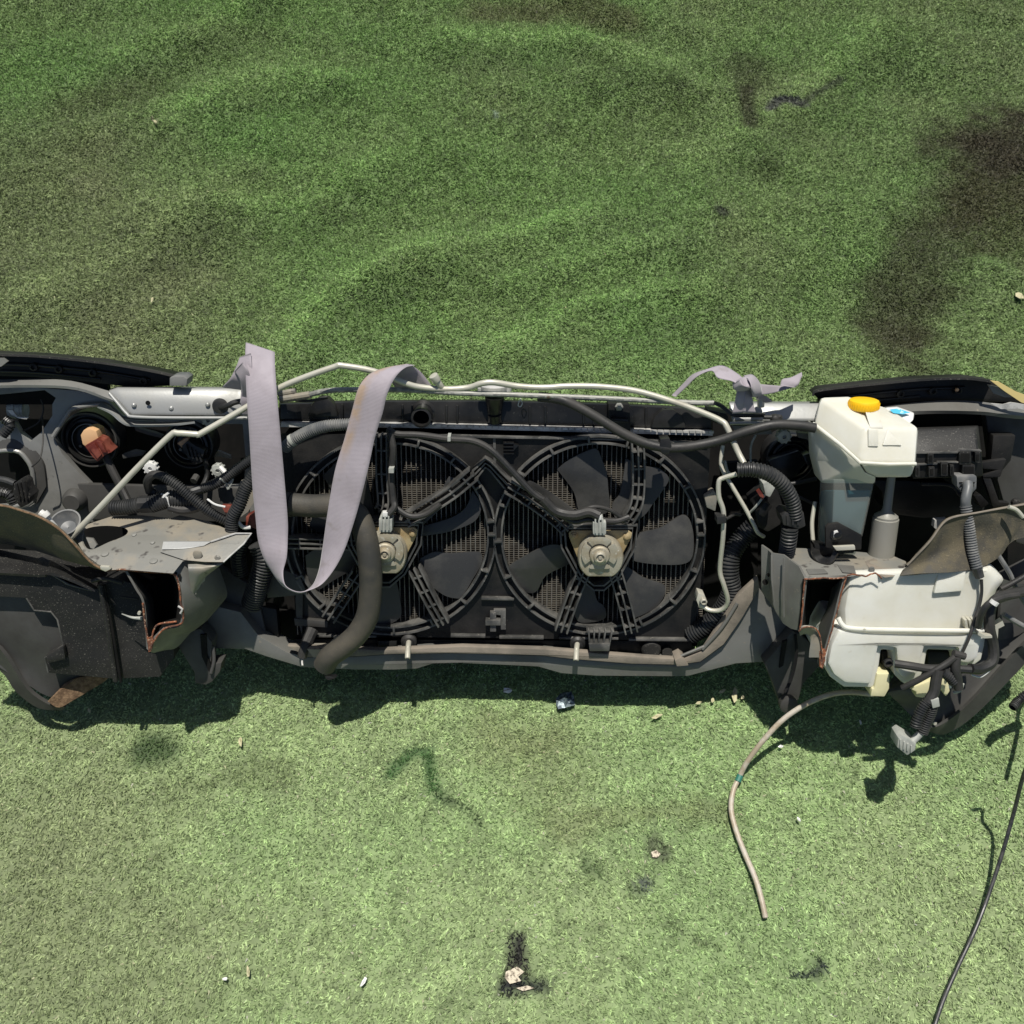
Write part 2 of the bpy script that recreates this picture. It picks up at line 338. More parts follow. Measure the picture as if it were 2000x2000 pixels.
def turf_colour(x, y):
    n1 = fbm(x, y, .55, 31, 4); n2 = fbm(x, y, .16, 41, 4); n3 = fbm(x, y, .045, 51, 3); n4 = fbm(x, y, .011, 61, 2); n5 = vnoise(x/.0030, y/.0030, 77)*.55+vnoise(x/.0015, y/.0015, 78)*.45
    near = 1-sstep(.80, 1.55, y+.12*(n2-.5))                                        # paler strip in front
    G0 = np.array([.205, .330, .108]); G1 = np.array([.420, .545, .262])
    c = G0+(G1-G0)*near[:, None]
    olive = np.array([.235, .262, .135]); ol = np.clip(sstep(.46, .72, n1)*.34 + .20*sstep(.45, .75, n2), 0, 1)*(1-.70*near)
    ol = np.clip(ol + .8*(1-sstep(.12, .5, dist_poly(x, y, gl((30, 380), (200, 560), (180, 640))))) + .5*np.exp(-((x-1.25)/.45)**2), 0, 1)
    c = c*(1-ol[:, None]*.85)+olive*(ol[:, None]*.85)*(1+.55*near[:, None])
    crest_light = np.zeros(len(x)); foot_shade = np.zeros(len(x))                                   # light on the folds painted in: pale crests, shade at their foot
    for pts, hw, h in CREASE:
        crest_light = np.maximum(crest_light, np.exp(-(dist_poly(x+.05*n2, y+.05*n2-.02, pts)/(hw*.45))**2)*min(1, h/.012)); foot_shade = np.maximum(foot_shade, np.exp(-(dist_poly(x+.05*n2, y+.05*n2+.10, pts)/(hw*.6))**2))
    c = c*(1+.30*crest_light-.14*foot_shade*(1-crest_light))[:, None]
    c = c*(1+.12*(n2-.5)+.14*(n3-.5)+.45*(n4-.5)+(1.7-.85*near)*(n5-.5))[:, None]
    fresh = sstep(.45, .75, fbm(x, y, .3, 71, 3)); c = np.clip(c, .006, .8)*(1-fresh[:, None]*np.array([.07, .01, .07]))
    def stain(pts, rad, col, k, soft=.6, jit=.04):
        d = dist_poly(x+jit*(n2-.5)*2, y+jit*(n3-.5)*2, gl(*pts)); m = (k*(1-sstep(rad*(1-soft), rad*(1+soft), d)))[:, None]; return m, np.array(col)
    for s in [([(1775, 620), (1830, 470), (1885, 350), (1975, 280)], .085, (.055, .047, .028), .70, .75, .12), ([(1960, 270), (2080, 310), (2080, 400)], .13, (.055, .040, .028), .74, .65, .10),
              ([(1790, 650), (1765, 690)], .06, (.07, .065, .035), .6, .8, .06), ([(1930, 400), (2080, 440)], .12, (.075, .062, .03), .5, .6, .06), ([(20, 1560), (60, 1750), (180, 1950)], .17, (.33, .37, .20), .5, .9, .08),
              ([(1463, 165), (1460, 240)], .022, (.04, .03, .022), .75, .7, .02), ([(1455, 110), (1470, 150)], .05, (.05, .05, .025), .5, .7, .03), ([(1492, 310), (1500, 340)], .03, (.07, .09, .035), .4, .8, .02),
              ([(1503, 208), (1530, 194), (1570, 200)], .014, (.13, .13, .13), .9, .5, .012), ([(1570, 198), (1600, 178), (1640, 150)], .009, (.07, .08, .06), .7, .6, .012), ([(1520, 190), (1560, 192)], .008, (.03, .035, .04), .9, .6, .01), ([(1405, 424), (1415, 432)], .012, (.04, .035, .045), .8, .6, .01),
              ([(967, 215), (969, 232)], .006, (.42, .52, .42), .8, .9, .006), ([(960, 10), (1080, 0), (1200, 30)], .07, (.13, .11, .06), .6, .8, .05),
              ([(1003, 1838), (1006, 1878)], .0145, (.022, .018, .024), .97, .22, .016), ([(1000, 1830), (998, 1818)], .009, (.03, .03, .03), .7, .7, .012), ([(1008, 1900), (1000, 1925)], .019, (.03, .026, .024), .93, .25, .014), ([(1030, 1932), (1055, 1926)], .011, (.02, .024, .028), .92, .5, .012), ([(985, 1932), (1020, 1938)], .008, (.02, .024, .028), .85, .5, .012),
              ([(1278, 1655), (1290, 1668)], .014, (.05, .045, .04), .75, .5, .01), ([(1260, 1726), (1262, 1732)], .010, (.10, .11, .125), .85, .4, .006), ([(1545, 1904), (1580, 1898), (1615, 1890)], .0038, (.02, .03, .035), .9, .7, .006), ([(1600, 1878), (1610, 1895)], .005, (.02, .03, .035), .8, .7, .005),
              ([(755, 1498), (790, 1473), (828, 1470), (838, 1505), (850, 1540)], .011, (.07, .17, .05), .9, .6, .016), ([(850, 1540), (880, 1562), (925, 1582), (940, 1598)], .006, (.09, .14, .06), .9, .8, .014), ([(1145, 1680), (1165, 1688)], .012, (.08, .135, .05), .7, .9, .02), ([(1230, 1735), (1248, 1745)], .006, (.06, .10, .04), .7, .9, .01), ([(1305, 1800), (1345, 1820), (1400, 1845)], .004, (.07, .10, .04), .7, .9, .01),
              ([(1100, 1598), (1300, 1590), (1400, 1600)], .022, (.25, .28, .13), .5, .9, .04), ([(950, 1440), (1080, 1445)], .03, (.25, .28, .13), .5, .9, .04), ([(1050, 1510), (1080, 1530)], .05, (.27, .32, .15), .4, .9, .03), ([(285, 1452), (325, 1468)], .026, (.07, .125, .045), .9, .7, .035), ([(40, 1700), (90, 1900)], .12, (.30, .35, .18), .45, .9, .06),
              ([(310, 1785), (314, 1788)], .004, (.05, .07, .03), .9, .6, .002), ([(310, 1545), (560, 1500)], .02, (.15, .19, .08), .45, .9, .04), ([(140, 200), (300, 180)], .05, (.10, .11, .05), .4, .9, .05), ([(300, 245), (306, 252)], .004, (.35, .33, .22), .8, .6, .003)]:
        m, cc = stain(*s); c = c*(1-m)+cc*m*(.75+.5*n4[:, None])
    return c
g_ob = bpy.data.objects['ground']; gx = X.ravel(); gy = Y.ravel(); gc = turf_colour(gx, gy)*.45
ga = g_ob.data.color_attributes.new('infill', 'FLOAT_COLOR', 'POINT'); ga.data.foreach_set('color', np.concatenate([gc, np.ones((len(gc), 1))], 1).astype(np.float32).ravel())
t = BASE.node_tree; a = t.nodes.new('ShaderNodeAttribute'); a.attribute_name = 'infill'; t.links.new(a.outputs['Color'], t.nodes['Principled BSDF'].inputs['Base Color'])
NB = 1200000
tt = rng.random(NB*2); yy = -.02+2.95*tt**.92; hx = .93+.36*yy; xx = (rng.random(NB*2)*2-1)*1.75
ok = np.abs(xx) < hx; xx = xx[ok][:NB]; yy = yy[ok][:NB]; NB = len(xx)
# bare hole torn in the turf: no blades there
def in_hole(x, y, pts, r): return dist_poly(x, y, gl(*pts)) < r*(.6+.8*vnoise(x/.007, y/.007, 5))
bare = in_hole(xx, yy, [(1012, 1900), (1000, 1914)], .009) | in_hole(xx, yy, [(1016, 1931), (1034, 1929)], .004) | in_hole(xx, yy, [(1278, 1668), (1284, 1672)], .008) | in_hole(xx, yy, [(1290, 1659), (1292, 1660)], .004)
xx = xx[~bare]; yy = yy[~bare]; NB = len(xx)
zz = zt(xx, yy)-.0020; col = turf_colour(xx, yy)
lean_dir = 2*math.pi*(fbm(xx, yy, .22, 91, 3)*1.2+1.1*vnoise(xx/.006, yy/.006, 92))+rng.normal(0, .8, NB)
ln = (.0048+.0045*rng.random(NB))*(.82+.18*sstep(.85, 1.35, yy)); th = np.clip(rng.normal(.95, .34, NB)+.06*(1-sstep(.85, 1.35, yy)), .1, 1.32)
tip = np.stack([xx+ln*np.sin(th)*np.cos(lean_dir), yy+ln*np.sin(th)*np.sin(lean_dir)-.002, zz+ln*np.cos(th)], 1)
fa = lean_dir+math.pi/2+rng.normal(0, .5, NB); wd = (.0010+.0009*rng.random(NB))
off = np.stack([np.cos(fa)*wd, np.sin(fa)*wd, np.zeros(NB)], 1); root = np.stack([xx, yy, zz], 1)
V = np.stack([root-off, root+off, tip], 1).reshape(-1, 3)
me = bpy.data.meshes.new('turf_blades'); me.vertices.add(NB*3); me.vertices.foreach_set('co', V.astype(np.float32).ravel())
me.loops.add(NB*3); me.loops.foreach_set('vertex_index', np.arange(NB*3)); me.polygons.add(NB); me.polygons.foreach_set('loop_start', np.arange(NB)*3); me.polygons.foreach_set('loop_total', np.full(NB, 3)); me.update(calc_edges=True)
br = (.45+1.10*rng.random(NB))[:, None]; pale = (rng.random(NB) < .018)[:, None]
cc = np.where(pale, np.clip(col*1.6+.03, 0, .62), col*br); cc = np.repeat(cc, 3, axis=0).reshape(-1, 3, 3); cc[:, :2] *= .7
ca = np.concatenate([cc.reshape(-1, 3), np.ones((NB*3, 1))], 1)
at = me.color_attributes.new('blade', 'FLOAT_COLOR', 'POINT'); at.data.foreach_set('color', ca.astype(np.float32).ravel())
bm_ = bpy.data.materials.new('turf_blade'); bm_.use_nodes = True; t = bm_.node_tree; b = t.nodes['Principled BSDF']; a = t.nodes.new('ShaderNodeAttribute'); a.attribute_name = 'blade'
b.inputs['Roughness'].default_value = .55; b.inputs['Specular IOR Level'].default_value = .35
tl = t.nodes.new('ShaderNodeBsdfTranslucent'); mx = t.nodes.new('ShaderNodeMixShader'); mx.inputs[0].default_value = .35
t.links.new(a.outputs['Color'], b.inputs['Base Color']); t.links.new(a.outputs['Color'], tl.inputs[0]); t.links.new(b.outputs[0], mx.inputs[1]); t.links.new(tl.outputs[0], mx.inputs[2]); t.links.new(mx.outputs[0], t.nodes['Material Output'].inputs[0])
me.materials.append(bm_); ob = bpy.data.objects.new('artificial_turf', me); C.objects.link(ob)
tag(ob, 'short green artificial turf carpet, faded and stained, under the car front end', 'artificial turf', kind='stuff')
# pale backing showing in the torn holes
m = M()
def gsheet(m, pts, h=.0006):
    tri = tessellate_polygon([[Vector((q[0], -q[1], 0)) for q in pts]]); vs = []
    for q in pts:
        g = G(*q); z = float(zt(np.array([g.x]), np.array([g.y]))[0]); vs.append((g.x, g.y, z+h+.001))
    return m.add(vs, [tuple(f) for f in tri])
gsheet(m, [(988, 1898), (1010, 1888), (1024, 1898), (1012, 1908), (1018, 1916), (996, 1922), (986, 1910)])
gsheet(m, [(1008, 1930), (1030, 1925), (1044, 1930), (1022, 1936)]); gsheet(m, [(1272, 1664), (1282, 1660), (1290, 1668), (1284, 1675), (1274, 1674)])
o = m.obj('bare_backing_patch', SOIL); tag(o, kind='structure')
# ------------------------------------------------------------------ the cut-off front end of a car, leaning back on its bumper
FE = empty('car_front_end', (0, ORG.y, 0), 'cut-off front end of a silver car seen from the engine side, standing on green turf', 'car front end')
# --- dark inner shell behind everything, bumper cover
m = M(); m.plate([(-60, 775), (200, 778), (490, 790), (545, 800), (545, 1180), (470, 1190), (300, 1120), (-60, 1110)], -.13, .01)
m.obj('headlight_shell', DEEP, FE)
m = M(); m.plate([(1370, 812), (1600, 815), (1800, 812), (2060, 818), (2060, 1120), (1800, 1130), (1560, 1110), (1490, 1190), (1370, 1230)], -.13, .01)
m.obj('headlight_shell', DEEP, FE)
m = M(); m.plate([(470, 800), (1480, 800), (1480, 1180), (1380, 1262), (1100, 1270), (700, 1270), (560, 1268), (470, 1200)], -.115, .006)
m.obj('condenser_backing', DEEP, FE)
M().plate([(530, 1190), (640, 1200), (640, 1262), (556, 1262)], -.05, .005).obj('condenser_backing', DEEP, FE)
# --- radiator
rad = M().plate([(558, 845), (1384, 850), (1362, 1262), (580, 1262)], -.020, .03).obj('radiator', DEEP, FE)
m = M(); x = 562
FIN = mk('radiator_fin', (.082, .074, .064), .55, .3, c2=(.16, .145, .12), sc=40)
TUB = mk('radiator_tube', (.175, .165, .145), .5, .4, c2=(.13, .12, .10), sc=60)
fin = M(); tb = M()
k = 0; x = 562.0
while x < 1380:
    xb = 1000+(x-1000)*.955
    tb.plate([(x-.9, 858), (x+.9, 858), (xb+.9, 1240), (xb-.9, 1240)], -.006, .010)
    y = 860.0
    while y < 1236:
        f = (y-848)/410; xa = x+(xb-x)*f; y2 = y+3.3
        a, b_, c, d = P(xa+1, y, -.0135), P(xa+8.4, y, -.0135), P(xa+8.4, y2, -.0085), P(xa+1, y2, -.0085)
        fin.add([a, b_, c, d], [(0, 1, 2, 3)]); y += 4.2
    x += 9.6
tag(fin.obj('cooling_fins', FIN, rad), kind='stuff'); tag(tb.obj('core_tubes', TUB, rad), kind='stuff')
# top tank
tk = M(); L0 = [(545, 786), (700, 781), (960, 780), (1180, 786), (1392, 796), (1392, 840), (1180, 834), (960, 829), (700, 825), (545, 822)]
tk.loft([[(x_, y_, -.07) for x_, y_ in L0], [(x_, y_, -.022) for x_, y_ in L0], [(x_ + (3 if x_ < 1000 else -3 if x_ > 1000 else 0), y_ + (4 if i < 5 else -3), -.014) for i, (x_, y_) in enumerate(L0)]])
tank = tk.obj('radiator_top_tank', BLG, FE, bev=.0015)
for x_ in (640, 668, 786, 805, 872, 893, 1035, 1065, 1140, 1160, 1262, 1300):
    y_ = 782+(x_-545)*.012+4; M().loft([[(x_-3, y_, -.02), (x_+3, y_, -.02), (x_+3, y_+38, -.02), (x_-3, y_+38, -.02)], [(x_-2, y_+2, -.008), (x_+2, y_+2, -.008), (x_+2, y_+36, -.010), (x_-2, y_+36, -.010)]]).obj('tank_rib', BLG, tank, bev=.001)
for cx, cy, rx in ((1306, 822, 34), (630, 800, 30), (1225, 815, 16)):
    M().plate([(cx-rx, cy+14), (cx-rx*.8, cy-8), (cx-rx*.3, cy-22), (cx+rx*.3, cy-22), (cx+rx*.8, cy-8), (cx+rx, cy+14)], -.004, .02).obj('tank_boss', BLG, tank, bev=.002)
port = M().lathe((827, 803, -.02), [(24, 0), (24, .006), (18.5, .008), (17.5, .030), (19, .034), (19, .04), (15, .041), (14.5, .0)], cap=False).obj('inlet_port', BLG, tank)
M().lathe((827, 803, -.012), [(15, 0), (15, .001)]).obj('port_hole', DEEP, port)
# filler neck and pressure cap
nk = M(); nk.tube([(966, 775, .0), (966, 812, -.004)], 17, taper=(1.1, .72), sides=20, n=1).tube([(966, 808, 0), (967, 822, -.004)], 13, sides=20, n=1)
nk.obj('filler_neck', BLG, tank)
m = M(); m.lathe(P(965, 766, -.004), [(24, 0), (26, .003), (26, .010), (20, .013)], axis=VD); cap = m.obj('radiator_cap', ALU, tank)
CAPL = mk('cap_label', (.16, .24, .33), .35, c2=(.55, .6, .62), sc=90, lo=.52, hi=.56)
M().lathe(P(965, 766, -.004)+VD*.0132, [(18, 0), (18, .0006)], axis=VD).obj('cap_label', CAPL, cap)
M().lathe(P(993, 764, 0), [(6, 0), (6, .007)], axis=VD, n=12).lathe(P(938, 766, 0), [(5, 0), (5, .006)], axis=VD, n=12).obj('cap_ear', ALU, cap)
m = M(); m.tube([(1018, 778, .012), (1014, 784, .014), (1012, 792, .014), (1017, 794, .014), (1020, 787, .014), (1016, 781, .012)], 1.1, sides=5); m.obj('wire_clip', ALU, tank)
m = M(); m.tube([(1022, 796, .004), (1028, 806, .004), (1023, 817, .004), (1019, 805, .004), (1023, 796, .004)], 1.2, sides=5); m.obj('cord_loop', RUB, tank)
# crimped seam
cs = M().plate([(548, 826), (780, 827), (1060, 834), (1392, 843), (1392, 851), (1060, 842), (780, 835), (548, 834)], -.006, .03).obj('crimp_seam', ALU, FE)
m = M(); x_ = 640
while x_ < 1388:
    yb = 825+(x_-640)*.0235
    m.plate([(x_, yb), (x_+10.5, yb+.25), (x_+10, yb+4.5), (x_+.5, yb+4.2)], -.0035, .004); x_ += 12.4
tag(m.obj('crimp_teeth', ALU, cs), kind='stuff')
m = M(); m.plate([(1188, 788), (1230, 790), (1232, 845), (1190, 843)], .004, .03); bk = m.obj('tank_bracket', BLK, FE, bev=.0015)
M().lathe((1209, 794, .004), [(8, 0), (8, .003), (5, .0035), (4.5, .007), (2, .0075)], n=6).obj('bolt', GALV, bk)
M().plate([(1192, 818), (1226, 819), (1228, 826), (1192, 825)], .012, .012).obj('bracket_step', BLG, bk, bev=.0012)
# bottom tank of the radiator
M().loft([[(575, 1248, -.06), (1358, 1250, -.06), (1358, 1282, -.06), (575, 1278, -.06)], [(575, 1248, -.012), (1352, 1252, -.012), (1350, 1276, -.012), (575, 1274, -.012)]]).obj('radiator_bottom_tank', BLK, FE, bev=.002)

# --- fan shroud: panel with two round openings
FANS = [(762, 1046), (1171, 1046)]
m = M()
out = [(548, 850), (650, 849), (790, 849), (1000, 852), (1180, 855), (1388, 862), (1380, 1000), (1368, 1150), (1354, 1252), (1180, 1249), (965, 1246), (760, 1244), (590, 1244), (566, 1100)]
m.plate(out, 0, .012, holes=[circ(762, 1046, 190, 48), circ(1171, 1046, 190, 48)])
shr = m.obj('fan_shroud', BLK, FE)
def shroud_ring(cx, cy):
    for r, w0, d in ((206, .010, .018), (191.5, .010, .024)):
        M().wall(circ(cx, cy, r, 72), 3.6, w=w0, depth=d, closed=True).obj('ring_wall', EDGE, shr)
    for a in range(8, 368, 22):
        c_, s_ = math.cos(math.radians(a)), math.sin(math.radians(a))
        M().wall([(cx+191*c_, cy-179*s_), (cx+206*c_, cy-193*s_)], 4.5, w=.013, depth=.014).obj('ring_rib', EDGE, shr, bev=.001)
for c_ in FANS: shroud_ring(*c_)
# panel details
M().plate([(963, 852), (968, 852), (969, 905), (964, 905)], .0015, .002).obj('panel_rib', EDGE, shr)
M().wall([(690, 856), (880, 852), (1000, 855), (1180, 858), (1384, 866)], 3, w=.006, depth=.008).obj('panel_rib', EDGE, shr)
m = M()
for y_ in (866, 873, 880, 886): m.wall([(983, y_), (1004, y_)], 2.4, w=.010, depth=.01)
m.plate([(984, 864), (1003, 864), (1003, 888), (984, 888)], .004, .006); m.plate([(1003, 868), (1013, 870), (1003, 880)], .010, .01); m.obj('harness_clip', BLG, shr)
for pts in ([(958, 896), (948, 912), (938, 922)], ): pass
for dy in (0, 8, 16):
    M().wall([(922+dy*.4, 922+dy), (948, 897+dy), (958-dy*.1, 903+dy), (1000-dy*.6, 944+dy*1.0)], 3.2, w=.02, depth=.018).obj('brace_rail', EDGE, shr, bev=.0006)
def arm(pts, wd=22, rails=3, ribs=4, w=.03, depth=.022, n=5):
    path = [P3(q, w) for q in pts]; path = cr(path, n); k = len(path)
    for r in range(rails):
        o_ = (r/(rails-1)-.5)*wd*S; q = []
        for i in range(k):
            t_ = (path[min(i+1, k-1)]-path[max(i-1, 0)]).normalized(); q.append(path[i]+t_.cross(N)*o_)
        M().sweep(q, lambda i, d: [(-1.7*S, 0), (1.7*S, 0), (1.7*S, -depth), (-1.7*S, -depth)], up=N).obj('arm_rail', EDGE, shr, bev=.0005)
    for j in range(ribs):
        f = (j+.6)/ribs*(k-1); i = min(int(f), k-2); c_ = path[i].lerp(path[i+1], f-i); t_ = (path[i+1]-path[i]).normalized(); s_ = t_.cross(N)
        M().sweep([c_-s_*wd*S*.5-N*.002, c_+s_*wd*S*.5-N*.002], lambda i, d: [(-1.6*S, 0), (1.6*S, 0), (1.6*S, -depth*.7), (-1.6*S, -depth*.7)], up=N).obj('arm_rib', EDGE, shr)
arm([(744, 852), (745, 930), (748, 985), (740, 1000)], 20, 3, 5, .03)
arm([(925, 928), (880, 965), (820, 1003), (790, 1020)], 24, 3, 5, .035)
arm([(808, 1112), (836, 1168), (866, 1222)], 22, 3, 4, .03)
arm([(700, 1122), (668, 1170), (640, 1212)], 26, 3, 4, .03)
arm([(560, 1062), (640, 1064), (700, 1066)], 20, 3, 4, .025)
arm([(1246, 862), (1248, 930), (1244, 985), (1226, 1020)], 22, 3, 6, .03)
arm([(992, 952), (1040, 980), (1090, 1018), (1110, 1038)], 26, 3, 5, .035)
arm([(1140, 1118), (1118, 1172), (1096, 1236)], 24, 3, 4, .03)
arm([(1202, 1118), (1218, 1172), (1234, 1238)], 24, 3, 4, .03)
# triangular motor cages
def cage(cx, cy):
    for o_ in (0, 9):
        M().wall([(cx-68-o_, cy-48-o_*.6), (cx+66+o_, cy-48-o_*.6), (cx+62+o_, cy-10), (cx+34+o_*.6, cy+44+o_*.4), (cx+10, cy+64+o_), (cx-10, cy+64+o_), (cx-36-o_*.6, cy+44+o_*.4), (cx-64-o_, cy-10)], 3.4, w=.03, depth=.03, closed=True).obj('motor_cage', EDGE, shr)
cage(751, 1074); cage(1170, 1080)
M().plate([(1110, 1222), (1216, 1222), (1212, 1234), (1165, 1238), (1115, 1234)], .004, .01).plate([(690, 1226), (838, 1222), (835, 1232), (765, 1240), (700, 1240)], .004, .01).obj('ring_foot', DST, shr)
for a, b_, y_ in ((975, 1062, 1246), (1092, 1208, 1247), (1228, 1348, 1250), (612, 735, 1243), (940, 1004, 1170), (880, 948, 1243)): M().wall([(a, y_), (b_, y_+1)], 5, w=.008, depth=.012).obj('panel_rib', EDGE, shr, bev=.001)
# --- fans
def fan(cx, cy, blades):
    hub = M().lathe((cx, cy, -.004), [(56, 0), (58, .012), (54, .024), (20, .026)]).obj('cooling_fan', BLK, FE)
    for bl in blades:
        bx = sum(q[0] for q in bl)/len(bl); by = sum(q[1] for q in bl)/len(bl); a = math.atan2(by-cy, bx-cx)
        tx, ty = -math.sin(a), math.cos(a)
        pts = [(q[0], q[1], .003+.00012*((q[0]-bx)*tx+(q[1]-by)*ty)) for q in bl]
        pp = [Vector(q) for q in pts]; pp = cr(pp+[pp[0]], 4)[:-1]
        pp = [(q.x, q.y, q.z) for q in pp]
        M().plate(pp, th=.004).obj('fan_blade', BLADE, hub, bev=.0008)
BLADE = mk('fan_blade_plastic', (.032, .032, .032), .36, c2=(.052, .051, .048), sc=10, c3=(.10, .10, .09), sc3=500, lo3=.70, hi3=.78, bump=.2, bsc=500)
fan(1171, 1064, [[(1088, 917), (1112, 897), (1156, 877), (1168, 880), (1174, 893), (1184, 921), (1188, 953), (1187, 1000), (1136, 1006), (1120, 960)],
 [(1221, 895), (1258, 910), (1286, 914), (1306, 932), (1301, 949), (1277, 982), (1257, 1008), (1215, 1030), (1195, 990), (1210, 964), (1219, 921)],
 [(1235, 1050), (1254, 1040), (1290, 1031), (1324, 1010), (1336, 1006), (1347, 1015), (1354, 1040), (1355, 1069), (1350, 1092), (1333, 1102), (1297, 1103), (1254, 1099), (1235, 1090)],
 [(1212, 1106), (1224, 1106), (1256, 1128), (1292, 1140), (1299, 1149), (1297, 1165), (1279, 1188), (1240, 1207), (1226, 1204), (1213, 1158), (1205, 1120)],
 [(1146, 1140), (1158, 1142), (1166, 1172), (1179, 1183), (1184, 1197), (1181, 1208), (1160, 1215), (1128, 1213), (1124, 1176)],
 [(1118, 1069), (1076, 1064), (1035, 1081), (994, 1106), (994, 1119), (1010, 1147), (1031, 1158), (1049, 1154), (1067, 1124), (1118, 1097)],
 [(1023, 941), (1036, 940), (1072, 960), (1120, 995), (1130, 1010), (1110, 1014), (1064, 982), (1026, 950)]])
fan(756, 1060, [[(877, 930), (899, 940), (905, 950), (870, 985), (820, 1030), (800, 1030), (845, 985)],
 [(923, 958), (938, 982), (938, 1001), (923, 1021), (879, 1038), (840, 1045), (812, 1046), (800, 1036), (879, 1012), (910, 990)],
 [(822, 1090), (849, 1078), (879, 1081), (929, 1078), (941, 1084), (940, 1102), (923, 1132), (903, 1165), (894, 1169), (868, 1163), (838, 1141), (812, 1118)],
 [(735, 1120), (768, 1120), (784, 1190), (775, 1212), (745, 1222), (715, 1215), (716, 1180)],
 [(596, 1085), (625, 1070), (700, 1062), (712, 1095), (650, 1135), (620, 1152), (602, 1130)],
 [(630, 930), (672, 888), (700, 880), (730, 1000), (715, 1012), (680, 1000)],
 [(610, 1010), (640, 990), (702, 1030), (700, 1050), (640, 1045), (606, 1030)]])
# --- fan motors
def motor(cx, cy, label=None):
    m = M().plate([(cx-60, cy-46), (cx-54, cy-50), (cx+56, cy-50), (cx+64, cy-44), (cx+62, cy-36), (cx+42, cy+2), (cx+16, cy+32), (cx+6, cy+38), (cx-8, cy+38), (cx-18, cy+32), (cx-44, cy+2), (cx-60, cy-38)], .030, .006)
    mo = m.obj('motor_bracket', BRASS, FE, bev=.0012)
    for dx, dy in ((-50, -40), (53, -39), ): M().lathe((cx+dx, cy+dy, .030), [(7, 0), (7, .002), (4.5, .0025), (4.5, .006), (2, .0065)], n=12).obj('screw', BRASS, mo)
    bd = M().lathe((cx, cy-6, .030), [(43, 0), (44, .014), (44, .022), (41.5, .0255), (39, .0262)], n=56, clip=.84).obj('motor_body', ZINC, mo)
    # raised lands between the cross grooves
    def land(a0, a1):
        pts = circ(cx, cy-4, 35.5, 12, a0, a1) + circ(cx, cy-4, 21, 8, a1, a0)
        pts = [(x_, min(y_, cy+25)) for x_, y_ in pts]
        M().plate(pts, .0605, .006).obj('motor_land', ZINC, bd, bev=.0008)
    land(48, 132); land(-38, 38); land(142, 218); land(-125, -55)
    hb = M().lathe((cx, cy-3, .056), [(20, 0), (19.5, .006), (17, .008), (12.5, .0085), (11.5, .013), (8, .0145), (7, .0115), (4, .0115), (3, .014), (0.5, .014)], n=28).obj('motor_hub', ZINC, bd)
    cn = M().plate([(cx-13, cy-66), (cx+13, cy-66), (cx+13, cy-44), (cx+10, cy-40), (cx-10, cy-40), (cx-13, cy-44)], .062, .022).plate([(cx-9, cy-76), (cx+7, cy-76), (cx+8, cy-66), (cx-9, cy-66)], .060, .016).obj('plug', CONN, mo, bev=.0010)
    for q in (-8, -1, 6): M().plate([(cx+q-1.5, cy-72), (cx+q+1.5, cy-72), (cx+q+1.5, cy-44), (cx+q-1.5, cy-44)], .0645, .004).obj('plug_rib', CONN, cn, bev=.0005)
    M().plate([(cx-6, cy-79), (cx+4, cy-79), (cx+4, cy-70), (cx-6, cy-70)], .064, .01).obj('plug_lock', WHT, cn, bev=.0006)
motor(753, 1080); motor(1171, 1086)
# small fittings on the shroud
m = M().plate([(948, 1212), (978, 1212), (978, 1222), (948, 1222)], .014, .012).plate([(957, 1197), (969, 1197), (969, 1234), (957, 1234)], .010, .01).plate([(964, 1192), (988, 1192), (988, 1230), (978, 1230), (978, 1202), (964, 1200)], .008, .01); m.obj('square_clip', EDGE, FE, bev=.001)
m = M()
for a, b_ in ((1150, 1152), (1161, 1160), (1172, 1168), (1183, 1178), (1196, 1190)): m.wall([(a, 1232), (b_, 1262)], 3, w=.042, depth=.012)
m.wall([(1146, 1235), (1200, 1235)], 4, w=.036, depth=.02); m.plate([(1150, 1258), (1192, 1258), (1190, 1272), (1152, 1272)], .046, .02); m.obj('comb_bracket', EDGE, FE, bev=.0008)
for cx, cy in ((797, 1252), (1126, 1256)):
    g_ = M().lathe((cx+2, cy-2, .004), [(16, 0), (16, .006), (11, .009), (10, .014), (6, .015)]).obj('drain_boss', RUB, FE)
    M().tube([(cx+2, cy-2, .010), (cx, cy+14, .036), (cx-1, cy+34, .052)], 5.5, n=3, sides=12, hollow=True).obj('drain_stud', CREAM, g_)
M().loft([[(735, 1250, -.01), (778, 1250, -.01), (776, 1280, -.01), (738, 1280, -.01)], [(738, 1252, .018), (775, 1252, .018), (773, 1278, .018), (741, 1278, .018)]]).obj('lower_mount', BLK, FE, bev=.002)
M().lathe((1270, 1262, -.01), [(20, 0), (20, .012), (16, .016)]).lathe((1302, 1270, -.01), [(11, 0), (11, .010)]).obj('rubber_mount', DST, FE)
